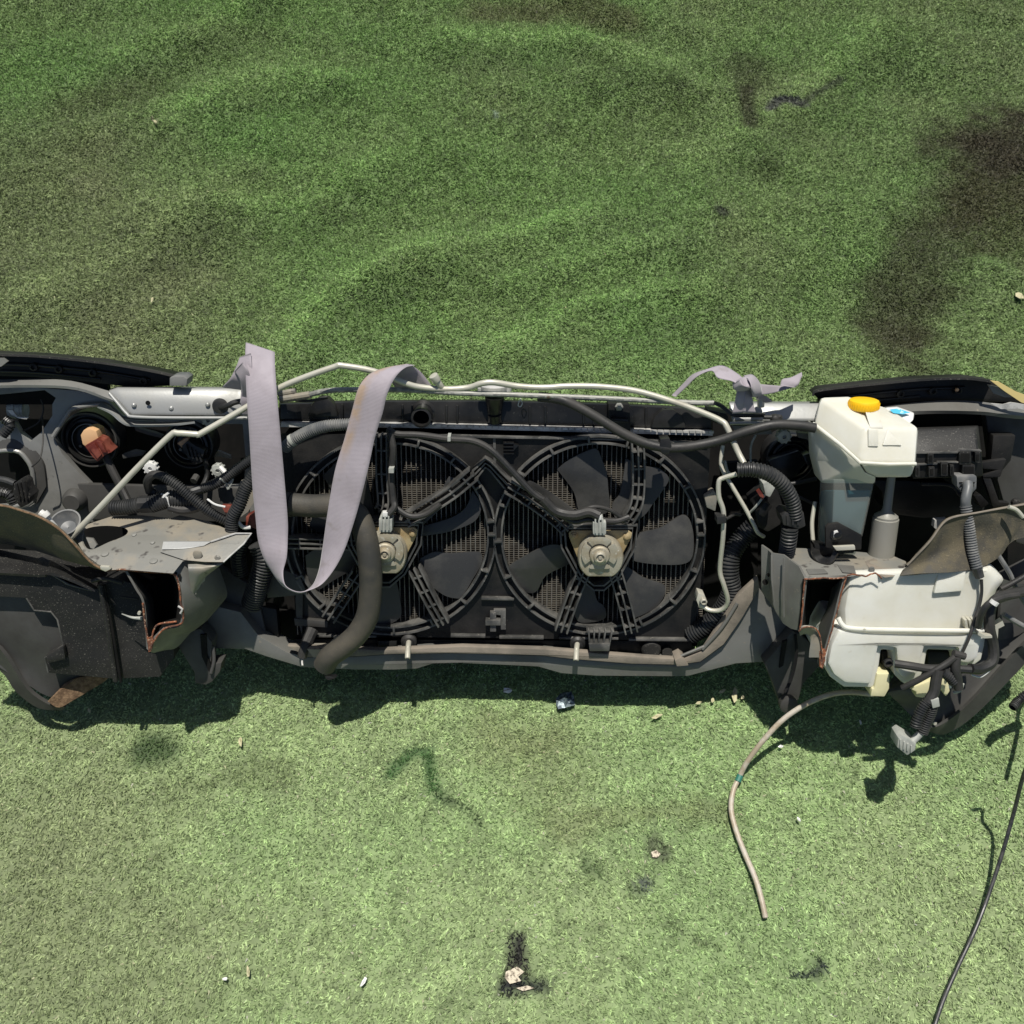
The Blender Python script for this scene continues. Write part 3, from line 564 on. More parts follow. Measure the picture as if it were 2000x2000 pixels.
# --- lower cross member (grey) with its dusty ledge
low = [(405, 1180), (470, 1196), (505, 1242), (560, 1274), (600, 1284), (694, 1283), (762, 1278), (879, 1276), (1060, 1281), (1119, 1288), (1233, 1297), (1324, 1299), (1368, 1293), (1414, 1259), (1448, 1207), (1482, 1150), (1523, 1200), (1552, 1230), (1530, 1294), (1487, 1293), (1437, 1296), (1391, 1308), (1345, 1320), (1324, 1321), (1165, 1320), (1097, 1315), (1051, 1302), (1010, 1300), (901, 1295), (846, 1296), (814, 1306), (770, 1308), (694, 1308), (640, 1306), (590, 1303), (520, 1282), (480, 1268), (417, 1266), (405, 1240)]
m = M().plate(low, .026, .041); cm = m.obj('lower_crossmember', GRY, FE, bev=.003)
led = [(560, 1262), (640, 1266), (744, 1270), (903, 1263), (1060, 1268), (1150, 1275), (1260, 1284), (1330, 1288), (1372, 1272), (1398, 1232), (1440, 1165), (1481, 1128), (1484, 1148), (1450, 1207), (1414, 1259), (1368, 1293), (1324, 1299), (1233, 1297), (1119, 1288), (1060, 1281), (879, 1276), (762, 1278), (694, 1283), (600, 1284)]
M().plate(led, .036, .012).obj('crossmember_ledge', RAILTOP, cm, bev=.003)
M().tube([(1372, 1268, .036), (1410, 1225, .038), (1440, 1178, .038)], 3.5).tube([(1328, 1282, .036), (1376, 1262, .036)], 3).obj('pressed_rib', GRY, cm)
M().plate([(1318, 1290), (1330, 1284), (1338, 1290), (1345, 1300), (1322, 1302)], .045, .03).obj('drain_lip', RAILTOP, cm, bev=.001)
M().plate([(600, 1268), (640, 1268), (640, 1283), (612, 1284)], .04, .02).plate([(655, 1244), (668, 1240), (655, 1276), (640, 1280), (645, 1255)], .05, .003).obj('rusty_tab', MUD, cm)
# side face of the left body panel behind the hose
M().plate([(330, 1150), (420, 1100), (500, 1150), (520, 1240), (560, 1275), (470, 1262), (405, 1250), (340, 1260)], .005, .01).obj('inner_panel', DGR, FE, bev=.002)
M().plate([(545, 1110), (585, 1125), (600, 1160), (560, 1165), (522, 1168), (520, 1120)], .01, .01).obj('duct_flap', DGR, FE, bev=.002)
M().plate([(578, 1130), (592, 1126), (590, 1240), (578, 1200)], .006, .01).obj('side_seal', DGR, FE)
M().plate([(574, 1208), (640, 1214), (640, 1226), (576, 1222)], .008, .01).obj('lower_seal', DGR, FE, bev=.001)
fk = M().tube([(610, 1230, .01), (596, 1262, .03), (590, 1284, .035)], 12, taper=(1.1, .8)).obj('cable_end', RUB, FE)
M().tube([(592, 1278, .03), (590, 1292, .04), (591, 1300, .045)], 2).obj('cable_tip', ALU, fk)
M().lathe((508, 1230, -.03), [(40, 0), (38, .02), (30, .03), (12, .034)]).plate([(480, 1180), (540, 1190), (545, 1245), (520, 1250), (490, 1240)], .0, .02).obj('horn', BLK, FE, bev=.002)

# --- left headlight bay
h1 = [(104, 853), (130, 812), (141, 799), (165, 793), (202, 791), (224, 808), (243, 822), (300, 826), (400, 828), (474, 828), (480, 900), (476, 948), (400, 952), (180, 951), (150, 920), (122, 888)]
h2 = [(-30, 773), (17, 769), (87, 762), (109, 777), (102, 790), (102, 812), (80, 845), (59, 862), (39, 845), (28, 825), (-30, 825)]
h3 = [(-30, 884), (28, 880), (50, 895), (63, 920), (65, 960), (55, 985), (-30, 990)]
M().plate([(-50, 752), (60, 756), (150, 763), (205, 776), (240, 812), (330, 820), (495, 820), (500, 1010), (250, 1010), (100, 1030), (-50, 1020)], -.045, .012, holes=[h1, h2, h3]).obj('headlight_panel', PANEL, FE, bev=.003)
for hh, w0 in ((h1, -.040), (h3, -.038)): M().tube([(a, b_, w0) for a, b_ in (hh[:8] if hh is h1 else hh)], 4.5, n=3).obj('panel_lip', PANEL, FE)
M().sheet([[(-50, 744, -.02), (60, 740, -.02), (140, 744, -.01), (214, 764, .0)], [(-50, 754, .0), (60, 752, .0), (150, 757, .01), (222, 782, .012)]], .004).obj('upper_flange', PANEL, FE)
sp = M().loft([[(213, 760, -.045), (230, 754, -.045), (497, 756, -.045), (500, 812, -.03), (258, 811, -.03), (244, 806, -.03)], [(212, 764, .002), (230, 757, .0), (495, 759, .0), (498, 812, .016), (258, 811, .016), (243, 804, .012)], [(222, 772, .007), (235, 766, .006), (494, 768, .006), (496, 806, .016), (261, 805, .016), (250, 799, .014)]]).obj('radiator_support', SIL, FE, bev=.002)
M().tube([(214, 768, .006), (230, 787, .012), (248, 808, .018), (262, 814, .02), (340, 816, .02), (496, 816, .02)], 3.2, n=4).obj('pressed_edge', SIL, sp)
M().sheet([[(198, 786, -.01), (222, 800, -.005), (243, 818, 0), (262, 823, 0), (330, 824, 0), (378, 820, 0)], [(190, 793, .0), (218, 806, .005), (240, 824, .01), (262, 830, .01), (330, 829, .01), (380, 823, .01)]], .003).obj('lower_lip', SIL, sp)
for x_, y_, r in ((289, 787, 4.6),): M().lathe((x_, y_, .0165), [(r, 0), (r, .0006)], n=14).obj('hole', DEEP, sp)
for x_, y_ in ((262, 791), (335, 797), (406, 790)): M().lathe((x_, y_, .013), [(4.6, 0), (4.2, .003), (2, .0042)], n=14).obj('dimple', SIL, sp)
gr = M().lathe((431, 792, .012), [(14, 0), (15, .003), (13, .008), (8, .009)], n=24).obj('grommet', RUB, sp)
M().tube([(430, 795, .018), (445, 792, .03), (458, 786, .03), (480, 782, .02)], 5.2).obj('cable', RUB, gr)
M().plate([(331, 738), (340, 735), (358, 735), (366, 740), (364, 754), (331, 754)], .016, .03).obj('bonnet_stop', CORG, FE, bev=.002)
M().plate([(-50, 728), (100, 735), (210, 748), (214, 790), (-50, 790)], -.06, .01).obj('trim_backing', DEEP, FE)
M().plate([(1600, 776), (1700, 778), (1850, 772), (1950, 778), (2050, 786), (2050, 830), (1780, 835), (1600, 800)], -.06, .01).obj('trim_backing', DEEP, FE)
# light units
def lamp(cx, cy, r, w=-.075):
    o = M().lathe((cx, cy, w), [(r, -.02), (r, .01), (r*.93, .014), (r*.86, .010), (r*.80, .010), (r*.78, .018), (r*.70, .019), (r*.66, .010), (r*.55, .012), (r*.5, .008), (2, .008)], n=48, cap=False).obj('lamp_cover', BLG, FE)
    M().lathe((cx, cy, w), [(r*.60, .012), (r*.60, .0155), (r*.57, .0155)], n=48, cap=False).obj('lamp_ring', GLS, o)
    M().lathe((cx, cy, w), [(r*.96, .011), (r*.95, .0165), (r*.91, .0165), (r*.90, .012)], n=48, cap=False).obj('lamp_rim', DGR, o)
    for a in (100, 215, 330): M().lathe((cx+r*.5*math.cos(math.radians(a)), cy-r*.47*math.sin(math.radians(a)), w+.010), [(3.2, 0), (3, .003)], n=10).obj('screw', GLS, o)
    return o
l1 = lamp(182, 855, 58, -.075); l2 = lamp(374, 864, 50, -.055)
pl = M().plate([(157, 850), (163, 840), (176, 837), (188, 842), (193, 858), (170, 875), (161, 868)], -.012, .03).obj('bulb_base', TAN, l1, bev=.002)
rp = M().plate([(165, 871), (189, 857), (200, 862), (206, 874), (217, 884), (206, 888), (191, 902), (181, 893)], -.004, .03).obj('bulb_plug', BRN, l1, bev=.0015)
rp['label'] = 'red-brown plug of the left lamp'
M().plate([(172, 873), (184, 865), (198, 888), (190, 897)], .0, .01).plate([(188, 862), (198, 866), (208, 884), (200, 884)], .001, .01).obj('plug_rib', BRN, l1, bev=.001)
M().plate([(346, 866), (365, 855), (369, 860), (358, 877)], -.028, .02).obj('bulb_base', TAN, l2, bev=.001)
M().plate([(354, 872), (366, 861), (384, 872), (400, 880), (392, 905), (380, 908), (366, 895)], -.02, .03).obj('bulb_plug', BLG, l2, bev=.0015)
for i in range(4): M().plate([(360+i*9, 870+i*6), (363+i*9, 868+i*6), (371+i*8, 893+i*3), (368+i*8, 894+i*3)], -.015, .008).obj('plug_rib', BLG, l2)
M().tube([(400, 895, -.03), (405, 925, -.03), (395, 950, -.02), (385, 960, -.02)], 5).obj('lamp_wire', RUB, l2)
M().tube([(206, 890, -.02), (220, 920, -.015), (238, 955, -.01), (255, 990, 0)], 8).obj('lamp_wire', RUB, l1)
def bulb(cx, cy, r, w, mat=WHT):
    o = M().lathe((cx, cy, w), [(r, 0), (r, .006), (r*.85, .009), (r*.3, .010), (r*.25, .006), (1, .006)], n=24).obj('bulb_holder', mat, FE)
    for k in range(10):
        a = k*36; M().lathe((cx+r*.98*math.cos(math.radians(a)), cy-r*.92*math.sin(math.radians(a)), w), [(1.8, 0), (1.6, .008)], n=6).obj('holder_tooth', mat, o)
    return o
bulb(297, 912, 13.5, -.02); bulb(410, 818, 13, -.012, CONN); bulb(428, 916, 13, -.02, CONN)
M().tube([(430, 912, -.012), (442, 926, -.008), (446, 936, -.008)], 5, sides=8).obj('bulb_wire', WHT, FE)
bulb(1529, 850, 14, -.02, CONN)
# left-most indicator and brackets
b1 = M().tube([(20, 800, -.07), (50, 800, -.07)], 17, n=1, sides=20).obj('indicator_holder', CONN, FE)
M().tube([(30, 800, -.07), (34, 800, -.07)], 19, n=1, sides=20).tube([(42, 800, -.07), (45, 800, -.07)], 18.4, n=1, sides=20).obj('holder_rim', CONN, b1)
M().plate([(14, 801), (24, 801), (34, 814), (55, 815), (52, 819), (36, 817), (22, 810)], -.03, .004).obj('wire_bracket', ALU, FE)
M().sheet([[(-30, 860, -.05), (10, 835, -.05), (35, 840, -.05), (70, 880, -.045), (85, 910, -.04), (90, 950, -.04)], [(-30, 885, -.04), (20, 878, -.04), (45, 888, -.04), (66, 920, -.04), (72, 945, -.04), (70, 985, -.04)]], .006).obj('fender_bracket', DGR, FE)
M().tube([(10, 820, -.03), (20, 830, -.028), (5, 850, -.025)], 9, corr=(5, 2)).obj('corrugated_sleeve', COR, FE)
M().tube([(-20, 935, .01), (10, 938, .015), (30, 945, .02)], 7).tube([(-20, 960, .02), (15, 965, .02), (28, 985, .02)], 10, corr=(5, 2)).obj('wiring', COR, FE)
c_ = M().plate([(26, 945), (40, 938), (47, 945), (50, 958), (60, 970), (56, 985), (40, 992), (30, 980), (25, 962)], .03, .03).obj('wiring_plug', DST, FE, bev=.002)
for i in range(3): M().plate([(30+i*7, 946-i*2), (33+i*7, 945-i*2), (40+i*7, 975), (37+i*7, 976)], .033, .006).obj('plug_rib', BLG, c_)
M().tube([(80, 780, -.06), (85, 800, -.06), (75, 825, -.055), (45, 842, -.05)], 1.6, sides=6).tube([(83, 815, -.05), (84, 860, -.02), (78, 895, .0), (62, 912, .0)], 1.5, sides=6).obj('thin_wire', RUB, FE)
lp = M().plate([(150, 945), (480, 955), (490, 1020), (180, 1015)], -.04, .01).obj('lower_bay_panel', DGR, FE, bev=.002)
M().lathe((148, 975, -.04), [(24, 0), (22, .012), (16, .018), (8, .018)], n=28).obj('bay_boss', DGR, lp)
# triangles and braces behind the lamps
M().plate([(262, 835), (300, 845), (318, 852), (316, 856), (290, 850), (265, 842)], -.05, .01).plate([(238, 888), (262, 880), (282, 884), (278, 890), (258, 893), (240, 896)], -.04, .01).obj('lamp_brace', DGR, FE, bev=.001)
M().plate([(425, 880), (450, 890), (452, 896), (430, 892), (418, 892)], -.06, .005).plate([(470, 940), (486, 936), (478, 975), (462, 990), (460, 965)], .0, .006).plate([(480, 962), (496, 950), (500, 975), (484, 1000), (470, 1010)], .006, .004).obj('inner_tab', MUD, FE)

# --- trim strips over the head lights
def strip(name, pts, dots, yoff=8):
    s_ = M().plate(pts, -.035, .03).obj(name, BLK, FE, bev=.002)
    k = len(pts)//2
    top = [(a, b_+yoff, .002) for a, b_ in pts[:k]]
    M().sheet([[(a, b_, -.05) for a, b_ in pts[:k]], [(a, b_+2.5, .004) for a, b_ in pts[:k]]], .003, n=3).obj('top_edge', DST, s_)
    M().tube([(a, b_+yoff+10, -.033) for a, b_ in pts[1:k-1]], 3, n=3).tube([(a, b_+yoff+24, -.033) for a, b_ in pts[1:k-2]], 2.5, n=3).obj('inner_lip', BLG, s_)
    for x_, y_ in dots:
        M().lathe((x_, y_, -.034), [(8, 0), (7.5, .006), (4, .007), (3.4, .003), (1, .003)], n=14).obj('clip', DST, s_)
    return s_
strip('headlight_trim', [(-50, 691), (0, 693), (76, 696), (196, 708), (293, 724), (346, 736), (366, 746), (360, 753), (330, 754), (256, 757), (152, 744), (54, 736), (-50, 734)], [(68, 716), (117, 720), (183, 727), (282, 743)])
rs = strip('headlight_trim', [(1590, 771), (1602, 762), (1710, 750), (1797, 742), (1884, 739), (1937, 745), (1985, 777), (2010, 786), (1930, 785), (1850, 781), (1750, 786), (1700, 792), (1600, 780)], [(1757, 768), (1820, 763), (1869, 761)])
M().lathe((1869, 761, -.024), [(4, 0), (3, .002)], n=12).obj('pink_screw', TAN, rs)
M().plate([(-30, 700), (8, 699), (15, 706), (2, 716), (-30, 718)], .004, .004).obj('torn_trim_end', MUD, FE)
M().plate([(1936, 744), (1952, 746), (1985, 765), (2040, 785), (2040, 800), (1995, 786), (1962, 764)], .012, .004).obj('torn_foam_edge', PAPER, rs)
M().plate([(1936, 788), (1960, 790), (1975, 786), (2050, 796), (2050, 812), (1990, 798), (1955, 799)], .012, .003).obj('torn_paint_edge', ALU, rs)
M().plate([(1930, 752), (1955, 757), (1982, 776), (1962, 776), (1940, 768)], .005, .004).obj('trim_tab', GRY, rs)

# --- top tie bar, pipes
M().tube([(604, 771, .02), (640, 763, .025), (700, 761, .03), (800, 762, .03), (900, 768, .03), (1000, 771, .03), (1180, 778, .03), (1340, 786, .03), (1394, 787, .03)], 5, n=3).obj('tie_bar', GALV, FE)
M().tube([(548, 780, .01), (575, 776, .015), (606, 771, .02)], 7).tube([(545, 770, .005), (565, 766, .01), (578, 764, .01)], 6).obj('rusty_bar_end', MUD, FE)
m = M().wall([(1394, 787), (1408, 793), (1425, 806), (1440, 812), (1495, 812)], 7, w=.034, depth=.006, n=4).wall([(1400, 786), (1414, 793), (1430, 806), (1445, 809), (1492, 809)], 2, w=.038, depth=.006, n=4).obj('latch_lever', BLG, FE, bev=.0008)
M().tube([(1492, 815, .034), (1508, 815, .034)], 4).lathe((1512, 816, .03), [(8, 0), (9, .004), (7, .009), (3, .011)]).lathe((1520, 815, .03), [(6, 0), (7, .004), (4, .009)]).obj('lever_knob', RUB, m)
M().tube([(560, 778, .012), (600, 783, .012), (640, 776, .012)], 3).obj('latch_cable', RUB, FE)
wp = M().tube([(132, 1056, .10), (200, 986, .09), (270, 912, .08), (332, 851, .07), (348, 846, .07), (384, 848, .07), (395, 845, .068), (480, 796, .055), (545, 758, .05), (600, 735, .05), (655, 716, .05), (668, 714, .05), (730, 725, .045), (790, 748, .04), (820, 756, .035), (870, 760, .03), (915, 757, .03), (940, 749, .035), (965, 747, .035), (1010, 754, .03), (1060, 757, .03), (1110, 754, .03), (1170, 755, .03), (1240, 763, .03), (1310, 783, .035), (1370, 805, .04), (1408, 822, .045), (1420, 835, .05), (1440, 880, .06), (1453, 905, .07)], 5.6, n=4, sides=12).obj('coolant_pipe', CREAM, FE)
wp['label'] = 'long cream metal pipe running across the top'
M().tube([(862, 757, .03), (852, 742, .035)], 6.5, n=1, sides=16).tube([(853, 744, .035), (846, 733, .038)], 8.5, n=1, sides=16).obj('service_port', CREAM, wp, bev=.0008)
M().tube([(1438, 926, .075), (1412, 934, .07), (1404, 941, .07), (1404, 970, .07), (1413, 1000, .07), (1412, 1050, .07), (1406, 1112, .06), (1413, 1140, .06), (1421, 1168, .055), (1418, 1183, .05), (1405, 1192, .045), (1385, 1191, .04), (1368, 1180, .035)], 4.6, n=4).obj('hydraulic_line', CREAM, FE)
M().plate([(1364, 1158), (1376, 1162), (1382, 1176), (1376, 1190), (1366, 1188), (1360, 1172)], .035, .02).lathe((1373, 1172, .036), [(7, 0), (7, .008), (4.5, .009), (4.5, .003)], n=6).obj('pipe_union', CREAM, FE, bev=.001)
M().tube([(1412, 870, .0), (1408, 900, .005), (1412, 920, .01), (1430, 950, .02), (1455, 992, .03), (1470, 1020, .035), (1480, 1040, .035), (1492, 1048, .03)], 4, n=4).obj('hydraulic_line', CREAM, FE)
M().tube([(1415, 900, .0), (1420, 920, .0), (1426, 926, .0)], 3.4).tube([(1476, 850, -.04), (1467, 870, -.04), (1466, 902, -.04)], 2.2, sides=6).obj('grey_line', CONN, FE)
M().plate([(1400, 1010), (1418, 1008), (1418, 1022), (1401, 1024)], .082, .02).tube([(1418, 1014, .075), (1435, 1005, .06), (1446, 1006, .05)], 3).obj('line_clip', RUB, FE, bev=.001)
# --- corrugated looms on the right of the radiator
M().tube([(1441, 918, .10), (1470, 917, .105), (1503, 926, .105), (1530, 948, .10), (1547, 978, .095), (1553, 1010, .09)], 13, corr=(6.2, 2.6), sides=16, hollow=True).obj('wiring_conduit', COR, FE)
cl = M().plate([(1526, 1008), (1534, 1000), (1560, 1006), (1570, 1000), (1574, 1028), (1560, 1034), (1530, 1026)], .10, .035).obj('conduit_clip', RUB, FE, bev=.002)
for q in (1536, 1546, 1556): M().plate([(q, 1008), (q+4, 1008), (q+5, 1026), (q+1, 1026)], .103, .006).obj('clip_rib', RUB, cl)
M().tube([(1543, 1030, .09), (1540, 1055, .085), (1536, 1082, .07)], 14.5, corr=(6.2, 2.6), sides=16).obj('wiring_conduit', COR, FE)
M().tube([(1470, 1030, .0), (1448, 1052, .0), (1428, 1085, .01), (1424, 1120, .015), (1428, 1150, .015), (1415, 1185, .015), (1385, 1217, .01), (1350, 1240, .0)], 18, corr=(6.5, 3.2), sides=18).obj('air_hose', COR, FE)
M().plate([(1470, 985), (1500, 960), (1518, 950), (1530, 990), (1525, 1025), (1500, 1040), (1480, 1030)], .02, .05).plate([(1478, 1002), (1495, 980), (1510, 990), (1492, 1012)], .04, .03).obj('relay_block', BLK, FE, bev=.003)
M().plate([(1490, 945), (1500, 940), (1515, 952), (1504, 972), (1495, 968)], .055, .03).obj('relay_plug', CONN, FE, bev=.002)
M().plate([(1478, 960), (1484, 956), (1493, 970), (1489, 977)], .06, .006).obj('red_seal', BRN, FE)
M().tube([(1497, 962, .03), (1480, 985, .03), (1464, 1002, .02)], 2.5, sides=6).obj('thin_wire', CONN, FE)
M().plate([(1375, 970), (1395, 958), (1402, 970), (1398, 1000), (1380, 992)], .01, .02).obj('side_fitting', MUD, FE, bev=.003)
M().plate([(1408, 905), (1480, 900), (1490, 1000), (1410, 1010)], -.06, .01).obj('side_panel', DEEP, FE)
M().plate([(1500, 900), (1530, 890), (1560, 880), (1575, 895), (1560, 925), (1535, 945), (1520, 935)], -.05, .02).plate([(1568, 890), (1582, 885), (1590, 905), (1578, 912)], -.03, .02).obj('lamp_plug', BLG, FE, bev=.002)
lamp(1540, 890, 52, -.09)
M().tube([(1500, 935, -.03), (1540, 945, -.02), (1595, 935, -.02)], 4).tube([(1560, 970, -.02), (1590, 985, -.01)], 3).obj('bay_wire', RUB, FE)
# --- left looms
M().tube([(218, 992, .03), (250, 990, .032), (275, 985, .034)], 14, corr=(5, 2.2), sides=14).tube([(295, 984, .035), (330, 975, .035), (375, 975, .03)], 17, corr=(5, 2.2), sides=14).obj('air_hose', COR, FE)
M().tube([(275, 985, .034), (298, 984, .036)], 17, n=2).tube([(330, 990, .04), (360, 996, .04), (395, 988, .035)], 9).obj('tape_wrap', RUB, FE)
M().tube([(292, 960, .03), (288, 940, .045), (300, 927, .05), (320, 930, .05)], 8).obj('loom_elbow', RUB, FE)
M().tube([(318, 929, .05), (345, 947, .05), (378, 975, .05), (410, 1000, .05), (447, 1020, .045)], 9.5, corr=(4.4, 2), sides=14).tube([(293, 955, .03), (305, 968, .03), (318, 975, .035)], 7.5, corr=(4.4, 1.8)).obj('wiring_conduit', COR, FE)
M().tube([(495, 895, .02), (465, 915, .02), (430, 940, .02), (395, 955, .02)], 9, corr=(4.4, 2), sides=14).tube([(395, 955, .02), (370, 962, .025), (340, 962, .02)], 9).obj('wiring_conduit', COR, FE)
M().tube([(498, 925, .05), (480, 955, .055), (468, 985, .06), (454, 1012, .06), (452, 1042, .06)], 11.5, corr=(4.8, 2.2), sides=16).obj('wiring_conduit', COR, FE)
M().tube([(506, 1062, .05), (516, 1090, .05), (508, 1130, .045), (492, 1180, .03)], 20, corr=(6.5, 3.2), sides=18).obj('air_hose', COR, FE)
M().tube([(478, 1050, .02), (465, 1080, .02), (470, 1120, .01)], 15, corr=(6, 2.4)).obj('air_hose', COR, FE)
M().tube([(556, 875, .03), (575, 858, .035), (605, 842, .04), (640, 832, .045), (695, 828, .045)], 10.5, corr=(4.2, 2), sides=16).obj('wiring_conduit', CORG, FE)
M().tube([(568, 862, .034), (574, 858, .034)], 12, n=1, sides=16).obj('conduit_collar', CONN, FE)
M().tube([(316, 965, .04), (324, 970, .045), (331, 985, .045), (338, 1000, .04)], 2.4, sides=6).tube([(318, 972, .045), (330, 962, .045)], 2.6, sides=6).obj('cable_tie', WHT, FE)
M().tube([(405, 975, .055), (420, 985, .058), (440, 990, .058)], 2, sides=6).obj('white_wire', WHT, FE)
M().plate([(432, 988), (450, 988), (458, 1000), (440, 1004)], .05, .01).plate([(480, 1010), (502, 1000), (508, 1020), (506, 1036), (480, 1026)], .02, .02).obj('red_plug', BRN, FE, bev=.001)
M().tube([(465, 1020, .05), (475, 1030, .05), (488, 1030, .045)], 4, sides=8).obj('plug_pin', WHT, FE)
M().tube([(430, 935, .03), (445, 945, .02), (455, 935, .02), (446, 955, .02), (442, 945, .02)], 2, sides=6).obj('thin_wire', CONN, FE)
M().tube([(384, 930, -.03), (378, 940, -.02)], 7).obj('lug', DGR, FE)
# --- loom along the fans, heater hose, big dangling hose
M().tube([(758, 838, .03), (775, 848, .035), (820, 850, .03), (880, 858, .03), (925, 862, .035), (960, 880, .04), (1000, 920, .045), (1040, 962, .05), (1065, 978, .05)], 6.6, n=5).obj('fan_loom', RUB, FE)
M().tube([(1060, 974, .05), (1085, 998, .05), (1120, 1006, .055), (1150, 1000, .055), (1172, 1008, .06)], 10, n=5).tube([(1085, 1000, .045), (1120, 1018, .05), (1150, 1014, .05), (1200, 1018, .045), (1228, 1010, .04)], 6).tube([(1130, 1000, .05), (1160, 990, .05), (1195, 998, .045), (1225, 1022, .04)], 4).obj('taped_loom', RUB, FE)
M().tube([(762, 845, .04), (768, 880, .045), (764, 930, .045), (768, 975, .05), (770, 990, .055), (758, 1005, .06)], 6.5, n=5).obj('fan_loom', RUB, FE)
M().plate([(759, 915), (769, 915), (769, 924), (759, 924)], .06, .02).plate([(874, 853), (880, 853), (880, 862), (874, 862)], .045, .02).obj('cable_tie', CONN, FE)
M().tube([(770, 990, .04), (800, 1008, .045), (830, 1005, .045), (860, 985, .045)], 6).obj('fan_loom', RUB, FE)
M().tube([(1052, 775, .02), (1100, 782, .03), (1150, 806, .04), (1220, 848, .05), (1275, 870, .055), (1330, 874, .055), (1400, 862, .055), (1460, 842, .06), (1510, 830, .06), (1560, 831, .06), (1592, 836, .06)], 9.2, n=5, sides=14).obj('heater_hose', RUB, FE)
M().plate([(1290, 858), (1308, 856), (1312, 872), (1306, 888), (1294, 888), (1288, 874)], .062, .02).obj('hose_clip', BLG, FE, bev=.001)
hs = M().tube([(570, 985, .035), (610, 988, .04), (660, 988, .05), (694, 1002, .06), (712, 1040, .07), (722, 1095, .075), (724, 1150, .075), (718, 1200, .075), (700, 1235, .075), (672, 1262, .075), (645, 1282, .072), (634, 1300, .066)], 22, n=7, sides=22, hollow=True).obj('coolant_hose', HOSE, FE)
hs['label'] = 'fat dusty black hose bending down from behind the strap'
M().tube([(560, 985, .03), (574, 985, .034)], 24, n=1, sides=22).obj('hose_clamp', RUB, FE)
# --- left side: chassis rail stub, fender apron, duct box, bumper corner
# bumper cover, left corner
bl = M().sheet([[(-60, 1090, .05), (30, 1090, .05), (110, 1110, .05), (200, 1150, .05)], [(-60, 1200, .055), (20, 1220, .058), (110, 1240, .058), (215, 1260, .05)], [(-60, 1262, .05), (30, 1290, .048), (100, 1320, .048), (215, 1318, .045)], [(-30, 1285, .05), (50, 1335, .05), (110, 1362, .045), (195, 1330, .03)]], .004).obj('bumper_cover', DGR, FE)
M().sheet([[(-60, 1235, .06), (0, 1268, .06), (52, 1345, .055), (98, 1377, .05), (128, 1381, .05)], [(-60, 1285, .045), (0, 1310, .045), (32, 1352, .045), (75, 1383, .045), (120, 1388, .045)]], .006).obj('bumper_lip', DGR, bl)
M().sheet([[(128, 1340, .055), (150, 1325, .052), (182, 1320, .05), (215, 1322, .045)], [(93, 1370, .055), (115, 1382, .055), (146, 1366, .052), (200, 1334, .045)]], .004).obj('caked_dirt', DIRT, bl)
# duct box
d1 = M(); o_ = [(-60, 1112), (60, 1118), (100, 1120), (133, 1140), (181, 1152), (230, 1130), (285, 1150), (290, 1266), (338, 1240), (340, 1285), (312, 1322), (245, 1325), (214, 1325), (93, 1314), (86, 1284), (124, 1261), (119, 1248), (110, 1208), (100, 1194), (67, 1192), (52, 1168), (-60, 1162)]
d1.plate(o_, .075, .08); db = d1.obj('air_duct', DST, FE, bev=.006)
M().sheet([[(-60, 1060, .04), (50, 1085, .04), (110, 1100, .04), (190, 1140, .05)], [(-60, 1116, .09), (60, 1122, .09), (110, 1126, .09), (185, 1156, .09)]], .004).obj('duct_shoulder', DST, db)
M().tube([(196, 1142, .088), (210, 1220, .09), (226, 1330, .085)], 5, n=3).obj('duct_seam', DST, db)
M().tube([(-60, 1113, .077), (60, 1119, .077), (100, 1121, .077), (133, 1141, .077), (181, 1153, .077)], 2.2, n=2).tube([(52, 1168, .075), (67, 1192, .075), (100, 1195, .075), (112, 1210, .075), (124, 1260, .075), (88, 1285, .075), (94, 1313, .075)], 1.8, n=1).obj('duct_edge', EDGE, db)  # pale dusty tubes added to paint the lit highlight along the duct's edges
M().tube([(203, 1142, .086), (218, 1220, .087), (236, 1332, .083)], 3, n=3).obj('seam_groove', DEEP, db)
M().tube([(180, 1135, .095), (205, 1130, .10), (240, 1138, .10)], 4).tube([(235, 1165, .09), (270, 1170, .09)], 2).obj('duct_wrinkle', DST, db)
M().plate([(86, 1284), (124, 1262), (128, 1288), (96, 1296)], .088, .01).obj('duct_corner', DST, db, bev=.003)
# rail stub: deck
hole = [(168, 1033), (200, 1027), (235, 1029), (250, 1037), (240, 1049), (210, 1061), (178, 1075), (164, 1068), (160, 1048)]
hole = [(q.x, q.y) for q in cr([Vector((a, b_, 0)) for a, b_ in hole[-1:]+hole+hole[:2]], 4)[4:-4]][:-1]
def deck_w(x, y): return .03+(y-1010)*.00125
dk = [(140, 1040), (174, 1024), (214, 1011), (274, 1008), (333, 1014), (350, 1008), (405, 1020), (443, 1036), (462, 1044), (450, 1090), (357, 1096), (338, 1120), (238, 1112), (207, 1114), (165, 1082)]
m = M().plate([(x, y, deck_w(x, y)) for x, y in dk], th=.004, holes=[[(x, y, deck_w(x, y)) for x, y in hole]]); dko = m.obj('chassis_rail', MUD, FE)
m = M(); m.plate([(140, 1030), (270, 1020), (270, 1090), (170, 1100)], .0, .01); m.obj('rail_hollow', DEEP, dko)
M().plate([(168, 1050, .02), (182, 1052, .02), (196, 1075, .03), (180, 1078, .03)], th=.003).obj('inner_fold', GRY, dko)
